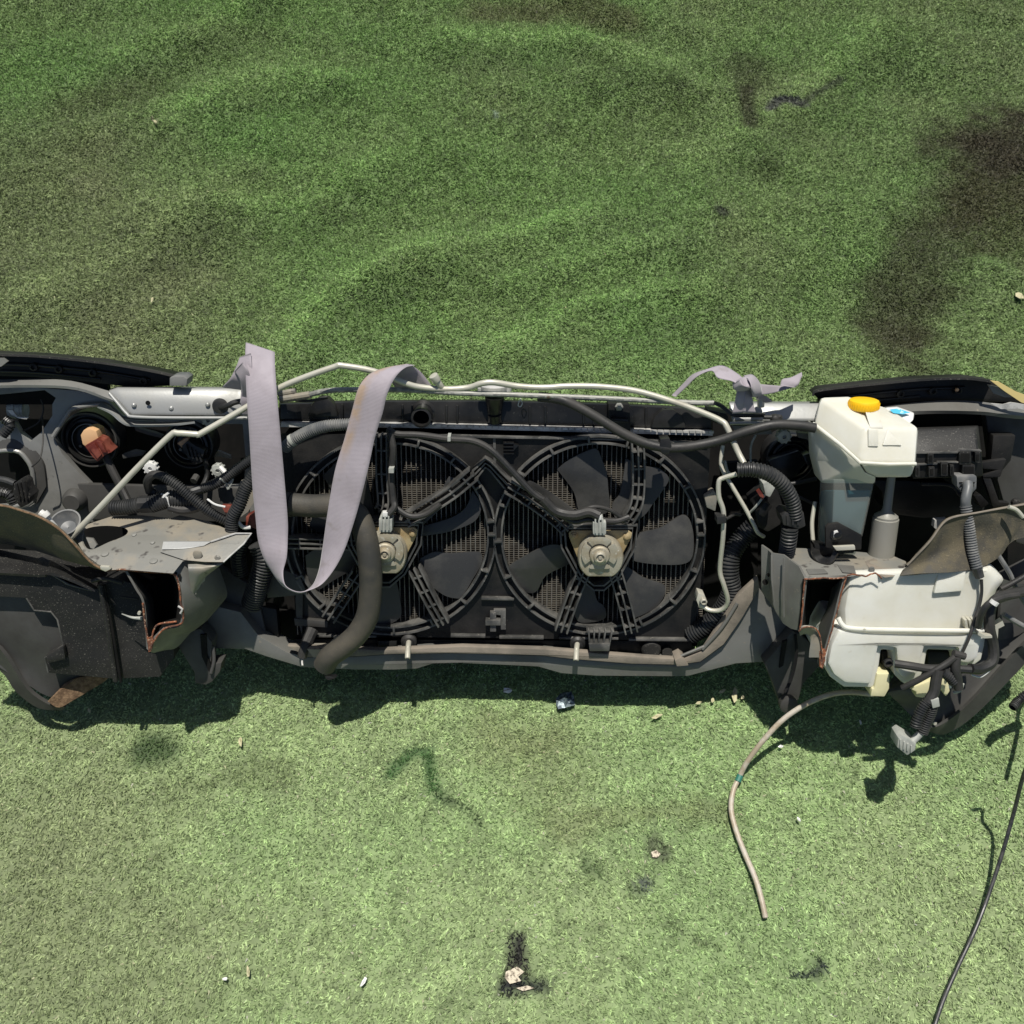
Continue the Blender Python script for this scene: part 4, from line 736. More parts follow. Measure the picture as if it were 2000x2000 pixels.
for x_, y_, r in ((300, 1096, 8), (298, 1060, 5), (345, 1075, 6), (205, 1082, 8), (262, 1045, 5)):
    M().lathe(P(x_, y_, deck_w(x_, y_)), [(r, -.001), (r*.9, .0016), (r*.4, .0022)], n=14, axis=(P(300, 1040, deck_w(0, 1040))-P(300, 1080, deck_w(0, 1080))).cross(Vector((1, 0, 0))).normalized()*(-1 if (P(300, 1040, deck_w(0, 1040))-P(300, 1080, deck_w(0, 1080))).cross(Vector((1, 0, 0))).dot(N) < 0 else 1)).obj('weld_spot', MUD, dko)
M().plate([(319, 1059, .10), (412, 1059, .10), (460, 1042, .085), (491, 1042, .085), (476, 1062, .11), (450, 1085, .135), (436, 1098, .15), (400, 1098, .15), (360, 1094, .14), (312, 1078, .12)], th=.003).obj('mount_plate', MUD, dko, bev=.0008)
M().tube([(412, 1058, .103), (460, 1042, .088), (491, 1042, .088), (476, 1062, .112), (450, 1085, .137), (436, 1098, .152)], 1.7, n=1, sides=6).obj('plate_edge', ALU, dko)
M().plate([(319, 1058, .104), (412, 1058, .104), (398, 1066, .112), (360, 1072, .116), (316, 1073, .118)], th=.002).obj('bright_flap', SIL, dko)
M().lathe((386, 1083, .136), [(9, 0), (8, .002), (3, .003)], n=12).lathe((425, 1090, .141), [(6, 0), (4, .002)], n=10).obj('weld_spot', MUD, dko)
M().sheet([[(367, 1102, .14), (400, 1101, .14), (436, 1100, .14)], [(368, 1112, .15), (402, 1112, .15), (428, 1106, .14)], [(370, 1130, .145), (388, 1134, .14), (410, 1120, .125)], [(375, 1172, .13), (379, 1160, .13), (383, 1145, .125)]], .003).obj('bent_flange', MUD, dko)
# rail side and opening
M().sheet([[(338, 1118, .15), (357, 1096, .13), (400, 1098, .09), (428, 1108, .05)], [(356, 1160, .155), (380, 1160, .13), (420, 1160, .08), (444, 1158, .05)], [(356, 1218, .155), (375, 1225, .12), (400, 1212, .08), (432, 1180, .05)], [(322, 1230, .155), (345, 1240, .12), (372, 1236, .08), (405, 1212, .05)]], .004).obj('rail_side', GRY, dko)
M().sheet([[(322, 1229, .155), (302, 1248, .155), (290, 1270, .155)], [(345, 1240, .12), (325, 1262, .12), (300, 1275, .13)], [(372, 1236, .08), (345, 1265, .08), (320, 1270, .09)]], .004).obj('rail_under', GRY, dko)
opn = [(240, 1113), (258, 1116), (329, 1119), (344, 1127), (349, 1178), (354, 1184), (353, 1216), (306, 1219), (298, 1244), (289, 1268), (284, 1230), (279, 1182), (264, 1151)]
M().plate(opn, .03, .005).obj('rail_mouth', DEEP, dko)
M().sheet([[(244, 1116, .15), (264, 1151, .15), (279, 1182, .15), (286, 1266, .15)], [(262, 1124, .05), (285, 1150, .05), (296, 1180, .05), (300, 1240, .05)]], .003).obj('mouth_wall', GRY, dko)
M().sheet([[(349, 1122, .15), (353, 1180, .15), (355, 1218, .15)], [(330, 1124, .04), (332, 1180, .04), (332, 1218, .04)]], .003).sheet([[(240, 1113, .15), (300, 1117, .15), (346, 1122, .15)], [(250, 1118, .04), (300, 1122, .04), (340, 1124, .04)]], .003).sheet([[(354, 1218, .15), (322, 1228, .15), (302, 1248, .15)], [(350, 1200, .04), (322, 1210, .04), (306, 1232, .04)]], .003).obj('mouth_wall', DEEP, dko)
rim = [(205, 1114), (240, 1112), (258, 1115), (300, 1117), (329, 1119), (343, 1126), (350, 1150), (353, 1180), (357, 1190), (355, 1217), (322, 1228), (303, 1248), (292, 1270)]
rz = random.Random(3)
M().tube([(x+rz.uniform(-.8, .8), y+rz.uniform(-.8, .8), .156) for x, y in rim], 1.8, n=4, sides=7).obj('cut_edge', RUST, dko)
M().tube([(279, 1178, .152), (283, 1215, .152), (289, 1250, .152), (292, 1272, .152)], 2.0, n=4, sides=7).tube([(345, 1214, .15), (310, 1219, .15), (300, 1232, .15), (297, 1248, .15)], 1.8, n=4, sides=7).plate([(287, 1248), (297, 1243), (300, 1252), (295, 1272), (290, 1274)], .157, .004).obj('cut_edge', RUST, dko)
M().tube([(238, 1199, .12), (258, 1206, .13), (278, 1208, .13)], 4, taper=(.2, 1)).obj('sharp_tab', CONN, dko)
M().lathe((273, 1196, .14), [(3.4, 0), (3, .004)], n=10).lathe((290, 1202, .09), [(3.4, 0), (3, .004)], n=10).obj('spot', CREAM, dko)
M().tube([(348, 1184, .158), (356, 1190, .16), (352, 1198, .16)], 2, n=3, sides=6).obj('bright_nick', ALU, dko)
# left hanger bracket
M().plate([(331, 1235), (392, 1228), (414, 1255), (412, 1297), (433, 1294), (430, 1312), (414, 1332), (402, 1338), (381, 1335), (379, 1313), (357, 1278)], .06, .03).obj('tow_bracket', DGR, FE, bev=.002)
M().plate([(391, 1240), (402, 1240), (404, 1280), (416, 1310), (408, 1312), (394, 1282)], .064, .006).obj('bracket_slot', DEEP, FE)
M().tube([(416, 1262, .055), (418, 1290, .06), (412, 1315, .065)], 3.5).obj('bracket_rod', DGR, FE)
# cut fender apron, left
M().sheet([[(-60, 985, .12), (0, 987, .13), (31, 994, .14), (79, 1011, .15), (117, 1035, .155), (143, 1061, .16), (176, 1097, .16), (205, 1113, .158)], [(-60, 1030, .08), (0, 1035, .085), (45, 1045, .09), (90, 1060, .10), (115, 1075, .115), (145, 1090, .13), (176, 1104, .145), (205, 1114, .155)], [(-60, 1062, .03), (0, 1062, .035), (50, 1070, .045), (95, 1084, .06), (125, 1094, .08), (155, 1102, .10), (180, 1108, .13), (204, 1116, .15)]], .003).obj('cut_fender', LIN, FE)
M().tube([(x, y, w) for x, y, w in [(-60, 985, .12), (0, 987, .13), (31, 994, .14), (79, 1011, .15), (117, 1035, .155), (143, 1061, .16), (176, 1097, .16), (200, 1112, .158)]], 1.9, n=4, sides=6).obj('cut_edge', DIRT, FE)
M().plate([(195, 1106), (212, 1107), (216, 1112), (206, 1117), (196, 1112)], .165, .006).obj('torn_sealant', CREAM, FE, bev=.001)
# funnel-like cup and white sprayer behind the fender
cup = M().lathe(P(128, 1022, .085), [(16, -.05), (26, 0), (28.5, 0), (29, .003), (26, .003), (24, -.002), (14, -.010), (1, -.012)], axis=(VD*.80+N*.60), cap=False).obj('filler_cup', CORG, FE)
M().tube([(78, 1000, .10), (86, 1006, .10)], 7, n=1).tube([(86, 1006, .10), (108, 1030, .09)], 6, n=1).tube([(84, 1002, .10), (92, 1010, .10)], 9, n=1).obj('sprayer', WHT, FE, bev=.001)

# --- right side
M().plate([(1960, 800), (2060, 800), (2060, 1080), (1985, 1060), (1960, 980), (1935, 890), (1925, 810)], -.03, .02).obj('fender_inner', DGR, FE, bev=.003)
M().sheet([[(1715, 795, -.02), (1775, 787, -.02), (1850, 782, -.02), (1920, 785, -.02), (1970, 793, -.02), (2050, 797, -.02)], [(1725, 808, .0), (1785, 803, .0), (1850, 802, .0), (1920, 804, .0), (1970, 810, .0), (2050, 816, .0)]], .006).obj('upper_flange', GRY, FE)
rsup = M().loft([[(1424, 784, -.04), (1600, 784, -.04), (1612, 826, -.03), (1428, 826, -.03)], [(1424, 787, .0), (1600, 788, .0), (1612, 822, .016), (1430, 822, .016)], [(1428, 796, .006), (1600, 797, .006), (1610, 818, .016), (1432, 818, .016)]]).obj('radiator_support', SIL, FE, bev=.002)
M().tube([(1425, 827, .02), (1480, 826, .02), (1560, 830, .02), (1600, 836, .02)], 3.2).obj('pressed_edge', SIL, rsup)
M().plate([(1430, 832), (1500, 830), (1510, 848), (1440, 850)], -.02, .01).plate([(1558, 845), (1590, 848), (1588, 860), (1560, 855)], -.02, .01).obj('lower_lip', GRY, FE)
M().tube([(1486, 795, .02), (1486, 779, .02)], 7, n=1, sides=8).tube([(1486, 781, .02), (1486, 775, .02)], 9, n=1, sides=6).obj('cream_plug', CREAM, FE, bev=.001)
M().plate([(1382, 800), (1420, 808), (1424, 820), (1400, 828), (1388, 822)], .015, .03).obj('corner_bracket', DST, FE, bev=.002)
# fuse box
fb = M().loft([[(1785, 834, -.04), (1912, 830, -.04), (1918, 886, -.03), (1780, 890, -.03)], [(1787, 838, .05), (1908, 834, .05), (1914, 884, .075), (1782, 889, .075)], [(1792, 844, .056), (1904, 840, .056), (1909, 880, .078), (1788, 885, .078)]]).obj('fuse_box', DST, FE, bev=.0025)
M().loft([[(1782, 884, -.02), (1917, 880, -.02), (1920, 932, -.02), (1782, 936, -.02)], [(1782, 884, .078), (1917, 881, .078), (1920, 930, .075), (1782, 934, .075)]]).obj('box_base', BLK, fb, bev=.002)
for x0, y0, x1, y1 in ((1788, 910, 1797, 932), (1812, 886, 1824, 906), (1814, 912, 1826, 932), (1838, 903, 1852, 930), (1856, 908, 1864, 930), (1874, 882, 1897, 908), (1880, 908, 1905, 930), (1905, 884, 1915, 904)):
    M().box(x0, y0, x1, y1, .086, .012).obj('clip', DST, fb, bev=.0012)
    M().box(x0+3, y0+4, x1-3, y1-5, .0875, .002).obj('clip_slot', DEEP, fb)
M().wall([(1782, 885), (1870, 884), (1875, 879), (1917, 881)], 2.4, w=.082, depth=.008).wall([(1784, 908), (1830, 906), (1832, 903), (1872, 903)], 2.4, w=.082, depth=.008).obj('box_seam', EDGE, fb)
M().plate([(1700, 938), (1795, 940), (1800, 944), (1855, 944), (1872, 962), (1925, 985), (1920, 1008), (1800, 1012), (1740, 1004), (1728, 996), (1722, 960)], .01, .05).obj('box_tray', BLK, FE, bev=.004)
M().tube([(1800, 945, .04), (1855, 947, .045), (1875, 966, .045), (1888, 972, .045)], 4).obj('tray_edge', DST, FE)
M().plate([(1916, 904), (1966, 897), (1954, 932), (1920, 934), (1920, 928), (1948, 918), (1920, 916)], .05, .01).plate([(1920, 934), (1936, 935), (1952, 980), (1972, 982), (1970, 988), (1940, 992), (1930, 960)], .05, .01).plate([(1902, 968), (1916, 966), (1932, 984), (1918, 994)], .06, .02).obj('box_bracket', BLK, FE, bev=.0015)
M().plate([(1940, 850), (1985, 850), (1975, 900), (1950, 930), (1935, 900)], .0, .02).obj('inner_duct', BLK, FE, bev=.003)
M().lathe((1982, 980, .05), [(8, 0), (7, .006), (3, .008)]).obj('round_boss', DST, FE)
# grey conduit
gg = M().plate([(1868, 930), (1909, 930), (1908, 955), (1898, 966), (1880, 964), (1869, 950)], .10, .02).obj('conduit_grommet', CORG, FE, bev=.003)
for k in range(8):
    a = math.radians(180+k*25.7); M().wall([(1889+9*math.cos(a), 943-9*math.sin(a)), (1889+15*math.cos(a), 943-15*math.sin(a))], 2, w=.102, depth=.003).obj('grommet_slot', DEEP, gg)
M().tube([(1890, 943, .10), (1890, 955, .11), (1886, 975, .12), (1886, 990, .12)], 9, n=4, sides=14).obj('conduit_sleeve', CORG, FE)
M().tube([(1886, 988, .12), (1889, 1010, .125), (1894, 1040, .13), (1900, 1080, .14), (1909, 1112, .15)], 9.5, corr=(4.8, 2.2), sides=16).obj('grey_conduit', CORG, FE)
M().tube([(1907, 1108, .15), (1914, 1128, .155)], 10, taper=(1, .8), n=2).obj('conduit_end', COR, FE)
M().tube([(1917, 1132, .155), (1917, 1160, .16), (1911, 1190, .17), (1903, 1215, .18), (1893, 1245, .19), (1878, 1278, .19)], 3, sides=8).tube([(1915, 1165, .16), (1907, 1192, .17), (1897, 1222, .18)], 1.3, sides=5).obj('loose_wire', RUB, FE)
# coolant reservoir
A, B, Cc, D, E, Ff, Gg, Hh, I, J, K = (1602, 777, .03), (1656, 775, .03), (1738, 799, .035), (1793, 836, .09), (1788, 905, .125), (1779, 932, .115), (1712, 932, .115), (1691, 923, .118), (1681, 905, .13), (1690, 836, .105), (1590, 828, .045)
m = M(); fr = [P3(q) for q in (A, B, Cc, D, E, Ff, Gg, Hh, I, J, K)]
back = [P3((q[0], q[1], -.02)) for q in (A, B, Cc, D, E, Ff, Gg, Hh, I, K)]
m.add(fr+back, [(0, 9, 1), (1, 9, 2), (2, 9, 3), (9, 8, 4, 3), (8, 7, 6, 5, 4), (0, 10, 8, 9)])
sil_ = [0, 1, 2, 3, 4, 5, 6, 7, 8, 10]
for i in range(10): j = (i+1) % 10; m.f.append((sil_[i], sil_[j], 11+j, 11+i))
m.f.append(tuple(range(11, 21)))
res = m.obj('coolant_reservoir', MILK, FE, bev=.006); res['label'] = 'milky white reservoir with a yellow cap'
M().tube([(1588, 827, .05), (1640, 868, .095), (1680, 904, .134), (1735, 907, .132), (1789, 906, .13)], 3.4, n=1).obj('tank_seam', MILK, res)
M().plate([(1696, 838, .109), (1716, 838, .108), (1716, 872, .12), (1696, 872, .12)], th=.003).plate([(1734, 838, .1), (1762, 870, .115), (1724, 870, .118)], th=.003).plate([(1688, 795, .062), (1714, 800, .064), (1726, 836, .1), (1700, 836, .102)], th=.004).obj('tank_emboss', MILK, res, bev=.002)
M().plate([(1591, 832, .05), (1610, 846, .066), (1640, 872, .09), (1664, 894, .11), (1681, 908, .125), (1691, 923, .118), (1712, 932, .115), (1710, 945, .10), (1605, 945, .06), (1594, 900, .05)], th=.04).obj('tank_throat', MILK, res, bev=.004)
sh = M(); s0 = [(1602, 935, .055), (1628, 935, .092), (1709, 935, .095), (1698, 985, .09), (1684, 1050, .08), (1624, 1066, .08), (1608, 1068, .062), (1596, 1060, .045)]
f_ = [P3(q) for q in s0]; b__ = [P3((q[0], q[1], .0)) for q in s0]
sh.add(f_+b__, [(0, 1, 5, 6, 7), (1, 2, 3, 4, 5), tuple(range(8, 16))]+[(i, (i+1) % 8, 8+(i+1) % 8, 8+i) for i in range(8)]); sh.obj('reservoir_column', SHELL, res, bev=.004)
li = M(); s0 = [(1603, 958, .050), (1629, 957, .086), (1701, 957, .088), (1695, 985, .084), (1681, 1047, .074), (1624, 1061, .074), (1609, 1062, .056), (1600, 1055, .042)]
f_ = [P3(q) for q in s0]; b__ = [P3((q[0], q[1], .006)) for q in s0]
li.add(f_+b__, [(0, 1, 5, 6, 7), (1, 2, 3, 4, 5), tuple(range(8, 16))]+[(i, (i+1) % 8, 8+(i+1) % 8, 8+i) for i in range(8)]); li.obj('coolant', LIQ, res, bev=.003)
cap = M().lathe(P(1686, 799, .05), [(26, 0), (27.5, .002), (27.5, .010), (26, .0125), (23, .0135), (3, .0135)], n=40, axis=VD).obj('yellow_cap', YEL, res)
cap['label'] = 'yellow cap'
m = M()
for k in range(36):
    a = 2*math.pi*k/36; U = Vector((1, 0, 0)); V2 = VD.cross(U); c0 = P(1686, 799, .05)+(U*math.cos(a)+V2*math.sin(a))*27.6*S
    m.tube([c0+VD*.002, c0+VD*.010], .7, n=1, sides=5, world=True)
tag(m.obj('cap_ridges', YEL, cap), kind='stuff')
M().loft([[(1728, 796, .0), (1752, 794, .0), (1786, 806, .0), (1784, 820, .0), (1776, 828, .0), (1735, 815, .0)], [(1728, 796, .035), (1752, 795, .035), (1786, 807, .04), (1784, 820, .055), (1776, 828, .06), (1735, 812, .045)]]).obj('rear_lobe', WHT, res, bev=.003)
M().plate([(1737, 800, .045), (1755, 798, .043), (1778, 806, .048), (1764, 809, .052), (1745, 807, .050)], th=.001).obj('blue_print', CYAN, res)
bb = M().plate([(1612, 1030), (1618, 1024), (1637, 1021), (1684, 1046), (1683, 1074), (1640, 1076), (1613, 1070)], .092, .006).obj('reservoir_bracket', BLK, FE, bev=.002)
M().lathe((1633, 1043, .092), [(11, 0), (11, .002), (7, .003), (6, .007), (4, .0075)], n=20).obj('washer', BLG, bb)
M().plate([(1629, 1038), (1636, 1036), (1640, 1044), (1637, 1052), (1628, 1050)], .1005, .003).obj('bolt', WHT, bb, bev=.001)
M().plate([(1628, 1068), (1670, 1066), (1671, 1074), (1634, 1076)], .11, .006).obj('cream_tab', CREAM, FE, bev=.001)
M().sheet([[(1585, 1055, .05), (1586, 1080, .08), (1600, 1098, .10), (1622, 1100, .11), (1636, 1080, .10)], [(1600, 1062, .05), (1602, 1080, .08), (1610, 1088, .09), (1622, 1088, .10), (1628, 1074, .09)]], .004).obj('tank_foot', BLG, FE)
M().plate([(1590, 1062), (1632, 1070), (1626, 1096), (1604, 1096), (1592, 1082)], .07, .02).obj('tank_foot', BLK, FE, bev=.003)
M().tube([(1592, 980, .03), (1586, 1020, .04), (1588, 1060, .05)], 4).obj('side_flange', CREAM, FE)
fn = M().lathe(P(1720, 1088, .06), [(24, 0), (24, .060), (22, .061), (22, .064), (11, .070), (8.5, .074), (7.5, .125)], n=32, axis=VD).obj('filler_tube', mk('shaded_milky_plastic', (.23, .225, .20), .45, sss=.15), FE)  # darker milky plastic: the tank's shade on the tube is put into the colour
# right rail stub
def dw(y): return .03+(y-1070)*.0023
dk = [(1522, 1078), (1548, 1072), (1600, 1074), (1660, 1078), (1742, 1086), (1770, 1098), (1766, 1112), (1745, 1124), (1720, 1128), (1706, 1118), (1680, 1124), (1652, 1127), (1610, 1129), (1572, 1130), (1560, 1108), (1535, 1092)]
rr = M().plate([(x, y, dw(y)) for x, y in dk], th=.004).obj('chassis_rail', MUD, FE)
M().plate([(1690, 1098, .095), (1708, 1092, .08), (1740, 1106, .11), (1768, 1106, .11), (1745, 1126, .16), (1728, 1128, .165), (1702, 1116, .14)], th=.003).obj('bent_flange', RAILTOP, rr, bev=.001)
M().plate([(1575, 1112, .13), (1610, 1112, .13), (1618, 1120, .15), (1580, 1122, .152)], th=.002).plate([(1636, 1104, .11), (1668, 1106, .115), (1672, 1120, .15), (1646, 1118, .145)], th=.002).lathe((1702, 1112, .14), [(6, 0), (5, .003)], n=10).obj('weld_spot', GRY, rr)
M().sheet([[(1487, 1064, .06), (1500, 1074, .07), (1506, 1080, .10), (1530, 1084, .11), (1560, 1106, .14), (1572, 1130, .165)], [(1487, 1110, .07), (1500, 1120, .08), (1506, 1130, .11), (1530, 1140, .12), (1550, 1150, .145), (1570, 1165, .165)], [(1487, 1153, .07), (1502, 1165, .08), (1510, 1180, .11), (1528, 1195, .12), (1545, 1205, .145), (1565, 1205, .165)], [(1498, 1170, .07), (1506, 1180, .08), (1515, 1195, .11), (1530, 1218, .12), (1545, 1228, .145), (1562, 1232, .165)]], .004, n=1).obj('rail_side', GRY, rr)
M().tube([(1531, 1090, .125), (1530, 1140, .135), (1531, 1205, .135)], 1.6, n=1, sides=6).tube([(1507, 1084, .10), (1507, 1130, .12), (1512, 1176, .12)], 1.6, n=1, sides=6).obj('side_crease', GRY, rr)
M().lathe((1494, 1136, .08), [(5, 0), (5, .004)], n=12).lathe((1500, 1122, .09), [(3, 0), (3, .004)], n=12).obj('side_hole', DEEP, rr)
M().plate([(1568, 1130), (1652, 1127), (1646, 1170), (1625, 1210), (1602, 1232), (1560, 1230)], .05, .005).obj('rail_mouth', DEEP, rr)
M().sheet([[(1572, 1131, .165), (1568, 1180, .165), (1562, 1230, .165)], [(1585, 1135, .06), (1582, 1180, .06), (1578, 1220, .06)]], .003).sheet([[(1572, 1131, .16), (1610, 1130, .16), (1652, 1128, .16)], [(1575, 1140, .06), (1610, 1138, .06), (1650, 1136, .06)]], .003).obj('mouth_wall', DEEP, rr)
M().sheet([[(1652, 1129, .165), (1640, 1172, .17), (1628, 1219, .17), (1614, 1268, .17), (1605, 1303, .168)], [(1628, 1150, .07), (1620, 1185, .08), (1604, 1222, .10), (1602, 1260, .12), (1600, 1295, .14)]], .003).obj('mouth_flange', GRY, rr)
M().tube([(1628, 1185, .12), (1615, 1225, .13), (1606, 1262, .14)], 1.6, sides=5).obj('flange_crease', DEEP, rr)
for p_ in ([(1572, 1131), (1600, 1129), (1630, 1130), (1650, 1127), (1662, 1122), (1690, 1125), (1708, 1120), (1722, 1129)], [(1572, 1131), (1569, 1165), (1566, 1200), (1562, 1232)], [(1652, 1128), (1641, 1170), (1629, 1215), (1615, 1266), (1604, 1304)]):
    M().tube([(q.x+rz.uniform(-1, 1), q.y+rz.uniform(-.8, .8), .170) for q in cr([Vector((a, b_, 0)) for a, b_ in p_], 4)], 1.5, n=2, sides=6).obj('cut_edge', RUST, rr)
M().plate([(1600, 1272), (1612, 1268), (1612, 1290), (1607, 1306), (1601, 1302)], .172, .004).obj('cut_edge', RUST, rr)
tf = M().sheet([[(1560, 1232, .165), (1570, 1225, .17), (1590, 1227, .17), (1600, 1240, .17), (1604, 1262, .172), (1605, 1284, .172)], [(1563, 1242, .15), (1572, 1238, .155), (1582, 1243, .16), (1583, 1255, .165), (1581, 1270, .167), (1580, 1284, .167)]], .003).obj('torn_flange', MUD, rr)
M().tube([(1560, 1233, .171), (1572, 1225, .174), (1592, 1227, .174), (1602, 1245, .174), (1606, 1282, .175)], 1.4, n=5, sides=5).obj('torn_rim', RUST, rr)
M().plate([(1492, 1296), (1548, 1232), (1566, 1240), (1583, 1256), (1584, 1284), (1604, 1290), (1602, 1300), (1570, 1335), (1560, 1367), (1541, 1382), (1523, 1376), (1505, 1324)], .05, .03).obj('tow_bracket', DGR, FE, bev=.003)
M().sheet([[(1551, 1240, .055), (1552, 1280, .06), (1542, 1325, .065), (1530, 1350, .07)], [(1556, 1240, .056), (1558, 1282, .062), (1548, 1328, .067), (1534, 1354, .072)]], .003).obj('bracket_slot', DEEP, FE)
M().plate([(1528, 1254), (1538, 1250), (1530, 1300), (1522, 1305)], .054, .004).obj('bracket_slot', DEEP, FE)
M().lathe((1538, 1372, .055), [(19, 0), (18, .01), (12, .012)]).obj('bracket_eye', DGR, FE)
# bumper cover, right corner
br_ = M().sheet([[(1745, 1330, .04), (1790, 1270, .02), (1900, 1150, .0), (2060, 1060, .0)], [(1735, 1352, .07), (1820, 1330, .05), (1940, 1250, .03), (2060, 1160, .03)], [(1758, 1376, .05), (1840, 1375, .05), (1940, 1310, .045), (2060, 1205, .04)], [(1783, 1402, .05), (1848, 1410, .05), (1905, 1370, .06), (2060, 1225, .055)]], .004).obj('bumper_cover', DGR, FE)
M().sheet([[(1783, 1403, .055), (1815, 1420, .058), (1845, 1412, .06), (1895, 1372, .065), (1960, 1300, .065), (2060, 1195, .06)], [(1786, 1409, .05), (1820, 1431, .05), (1852, 1432, .052), (1905, 1396, .058), (1975, 1325, .06), (2060, 1235, .055)]], .005).obj('bumper_lip', DGR, br_)
M().lathe((1826, 1413, .06), [(4.5, 0), (3, .002)], n=10).obj('pale_rivet', CREAM, br_)
M().sheet([[(1958, 1130, .05), (2000, 1140, .03), (2060, 1110, .02)], [(1950, 1250, .06), (1990, 1240, .04), (2060, 1190, .03)]], .004).obj('liner_flap', DGR, br_)
M().tube([(1960, 1200, .09), (1985, 1215, .09), (2040, 1245, .09)], 5).tube([(1950, 1085, .10), (1972, 1120, .10), (1985, 1150, .10), (2010, 1190, .10)], 4.5).obj('liner_rod', CORG, FE)
# washer tank
wt = M()
wt.loft([[(1655, 1112, .02), (1770, 1108, .02), (1935, 1100, .02), (1962, 1131, .02), (1947, 1150, .02), (1934, 1182, .02), (1926, 1228, .02), (1637, 1222, .02), (1636, 1190, .02)],
         [(1650, 1114, .13), (1770, 1110, .13), (1935, 1104, .12), (1962, 1132, .11), (1947, 1150, .12), (1934, 1182, .13), (1926, 1230, .14), (1638, 1226, .14), (1632, 1190, .13)],
         [(1662, 1120, .15), (1770, 1118, .155), (1925, 1114, .145), (1948, 1134, .13), (1936, 1152, .14), (1922, 1184, .15), (1915, 1230, .16), (1652, 1226, .16), (1650, 1190, .155)]])
wto = wt.obj('washer_tank', MILK, FE, bev=.006); wto['label'] = 'big milky white washer tank'
low_b = [(1634, 1224), (1719, 1229), (1880, 1231), (1928, 1230), (1924, 1262), (1918, 1290), (1895, 1306), (1868, 1300), (1866, 1272), (1812, 1270), (1806, 1306), (1800, 1322), (1766, 1338), (1746, 1318), (1744, 1272), (1722, 1270), (1718, 1300), (1707, 1344), (1648, 1343), (1622, 1324), (1608, 1297), (1616, 1256)]
def inset(pts, k):
    cx = sum(p[0] for p in pts)/len(pts); cy = sum(p[1] for p in pts)/len(pts); out_ = []
    n_ = len(pts)
    for i in range(n_):
        a, b_, c = pts[i-1], pts[i], pts[(i+1) % n_]
        e1 = Vector((b_[0]-a[0], b_[1]-a[1])).normalized(); e2 = Vector((c[0]-b_[0], c[1]-b_[1])).normalized()
        nn = Vector((-(e1.y+e2.y), e1.x+e2.x)); nn = nn.normalized() if nn.length > 1e-6 else Vector((0, 0))
        out_.append((b_[0]+nn.x*k, b_[1]+nn.y*k))
    return out_
m = M(); m.plate(low_b, .165, .15); m.plate(inset(low_b, 9), .178, .02); m.obj('tank_lower_half', MILK, wto, bev=.006)
M().tube([(1637, 1206, .165), (1645, 1220, .172), (1660, 1227, .176), (1719, 1230, .178), (1880, 1232, .178), (1926, 1231, .165)], 4.6, n=4).obj('tank_seam', MILK, wto)
M().plate([(1834, 1113, .15), (1888, 1112, .15), (1882, 1155, .158), (1824, 1160, .160)], th=.006).obj('tank_emboss', MILK, wto, bev=.003)
for x_ in (1884, 1892, 1900): M().plate([(x_, 1212), (x_+5, 1210), (x_+8, 1228), (x_+3, 1230)], .176, .012).obj('seam_tab', CREAM, wto, bev=.001)
M().lathe((1687, 1229, .178), [(4, 0), (3, .003)], n=10).obj('seam_knob', CREAM, wto)
OLDP = mk('yellowed_plastic', (.62, .58, .36), .4, sss=.2)
M().plate([(1713, 1316), (1738, 1316), (1737, 1345), (1728, 1361), (1700, 1360), (1703, 1346), (1708, 1344)], .17, .04).plate([(1775, 1345), (1850, 1318), (1856, 1350), (1848, 1362), (1836, 1345), (1812, 1365), (1788, 1362), (1790, 1352)], .14, .02).obj('pump_outlet', OLDP, wto, bev=.003)
M().plate([(1722, 1272), (1750, 1272), (1746, 1312), (1722, 1308)], .13, .02).plate([(1812, 1272), (1866, 1274), (1866, 1302), (1812, 1306)], .13, .02).obj('pump', BLK, wto, bev=.002)
pm = M().lathe((1733, 1292, .15), [(9, 0), (9, .006), (6, .007), (5, .002)], n=16).obj('pump_nozzle', RUB, wto)
M().plate([(1776, 1338), (1830, 1326), (1850, 1300), (1860, 1345), (1800, 1350)], .12, .02).obj('pump_cover', WHT, wto, bev=.002)
# harness by the tank
M().tube([(1748, 1296, .19), (1775, 1300, .20), (1815, 1306, .20), (1850, 1305, .20), (1895, 1308, .20)], 8, n=5).obj('harness', RUB, FE)
M().tube([(1762, 1344, .19), (1790, 1330, .20), (1822, 1312, .21), (1850, 1295, .21), (1866, 1283, .21)], 6, n=5).obj('harness', RUB, FE)
M().tube([(1895, 1306, .20), (1915, 1306, .19), (1938, 1292, .18), (1940, 1262, .17), (1932, 1220, .17), (1938, 1180, .16), (1958, 1165, .15), (2000, 1155, .12), (2030, 1150, .1)], 10, n=6).obj('harness', RUB, FE)
M().tube([(1910, 1225, .19), (1918, 1195, .20), (1935, 1176, .20), (1960, 1166, .19), (1988, 1162, .18)], 6, n=5).tube([(1955, 1150, .12), (1975, 1140, .12), (2010, 1120, .12)], 5).obj('harness', RUB, FE)
M().tube([(1939, 1180, .205), (1944, 1174, .205)], 8, n=1).obj('white_tape', WHT, FE)
M().tube([(1897, 1318, .19), (1915, 1322, .19), (1930, 1312, .19), (1942, 1298, .18)], 1.8).obj('white_wire', WHT, FE)
M().plate([(1910, 1234), (1925, 1242), (1938, 1242), (1938, 1246), (1922, 1247), (1910, 1240)], .19, .01).plate([(1944, 1222), (1958, 1212), (1962, 1222), (1950, 1228), (1948, 1260), (1945, 1262)], .15, .01).obj('tank_tab', CREAM, FE)
M().tube([(1868, 1282, .205), (1866, 1305, .21), (1870, 1325, .21), (1872, 1345, .21)], 8.5, n=4, sides=14).tube([(1862, 1276, .205), (1884, 1282, .205)], 7, n=1).obj('harness_boot', RUB, FE)
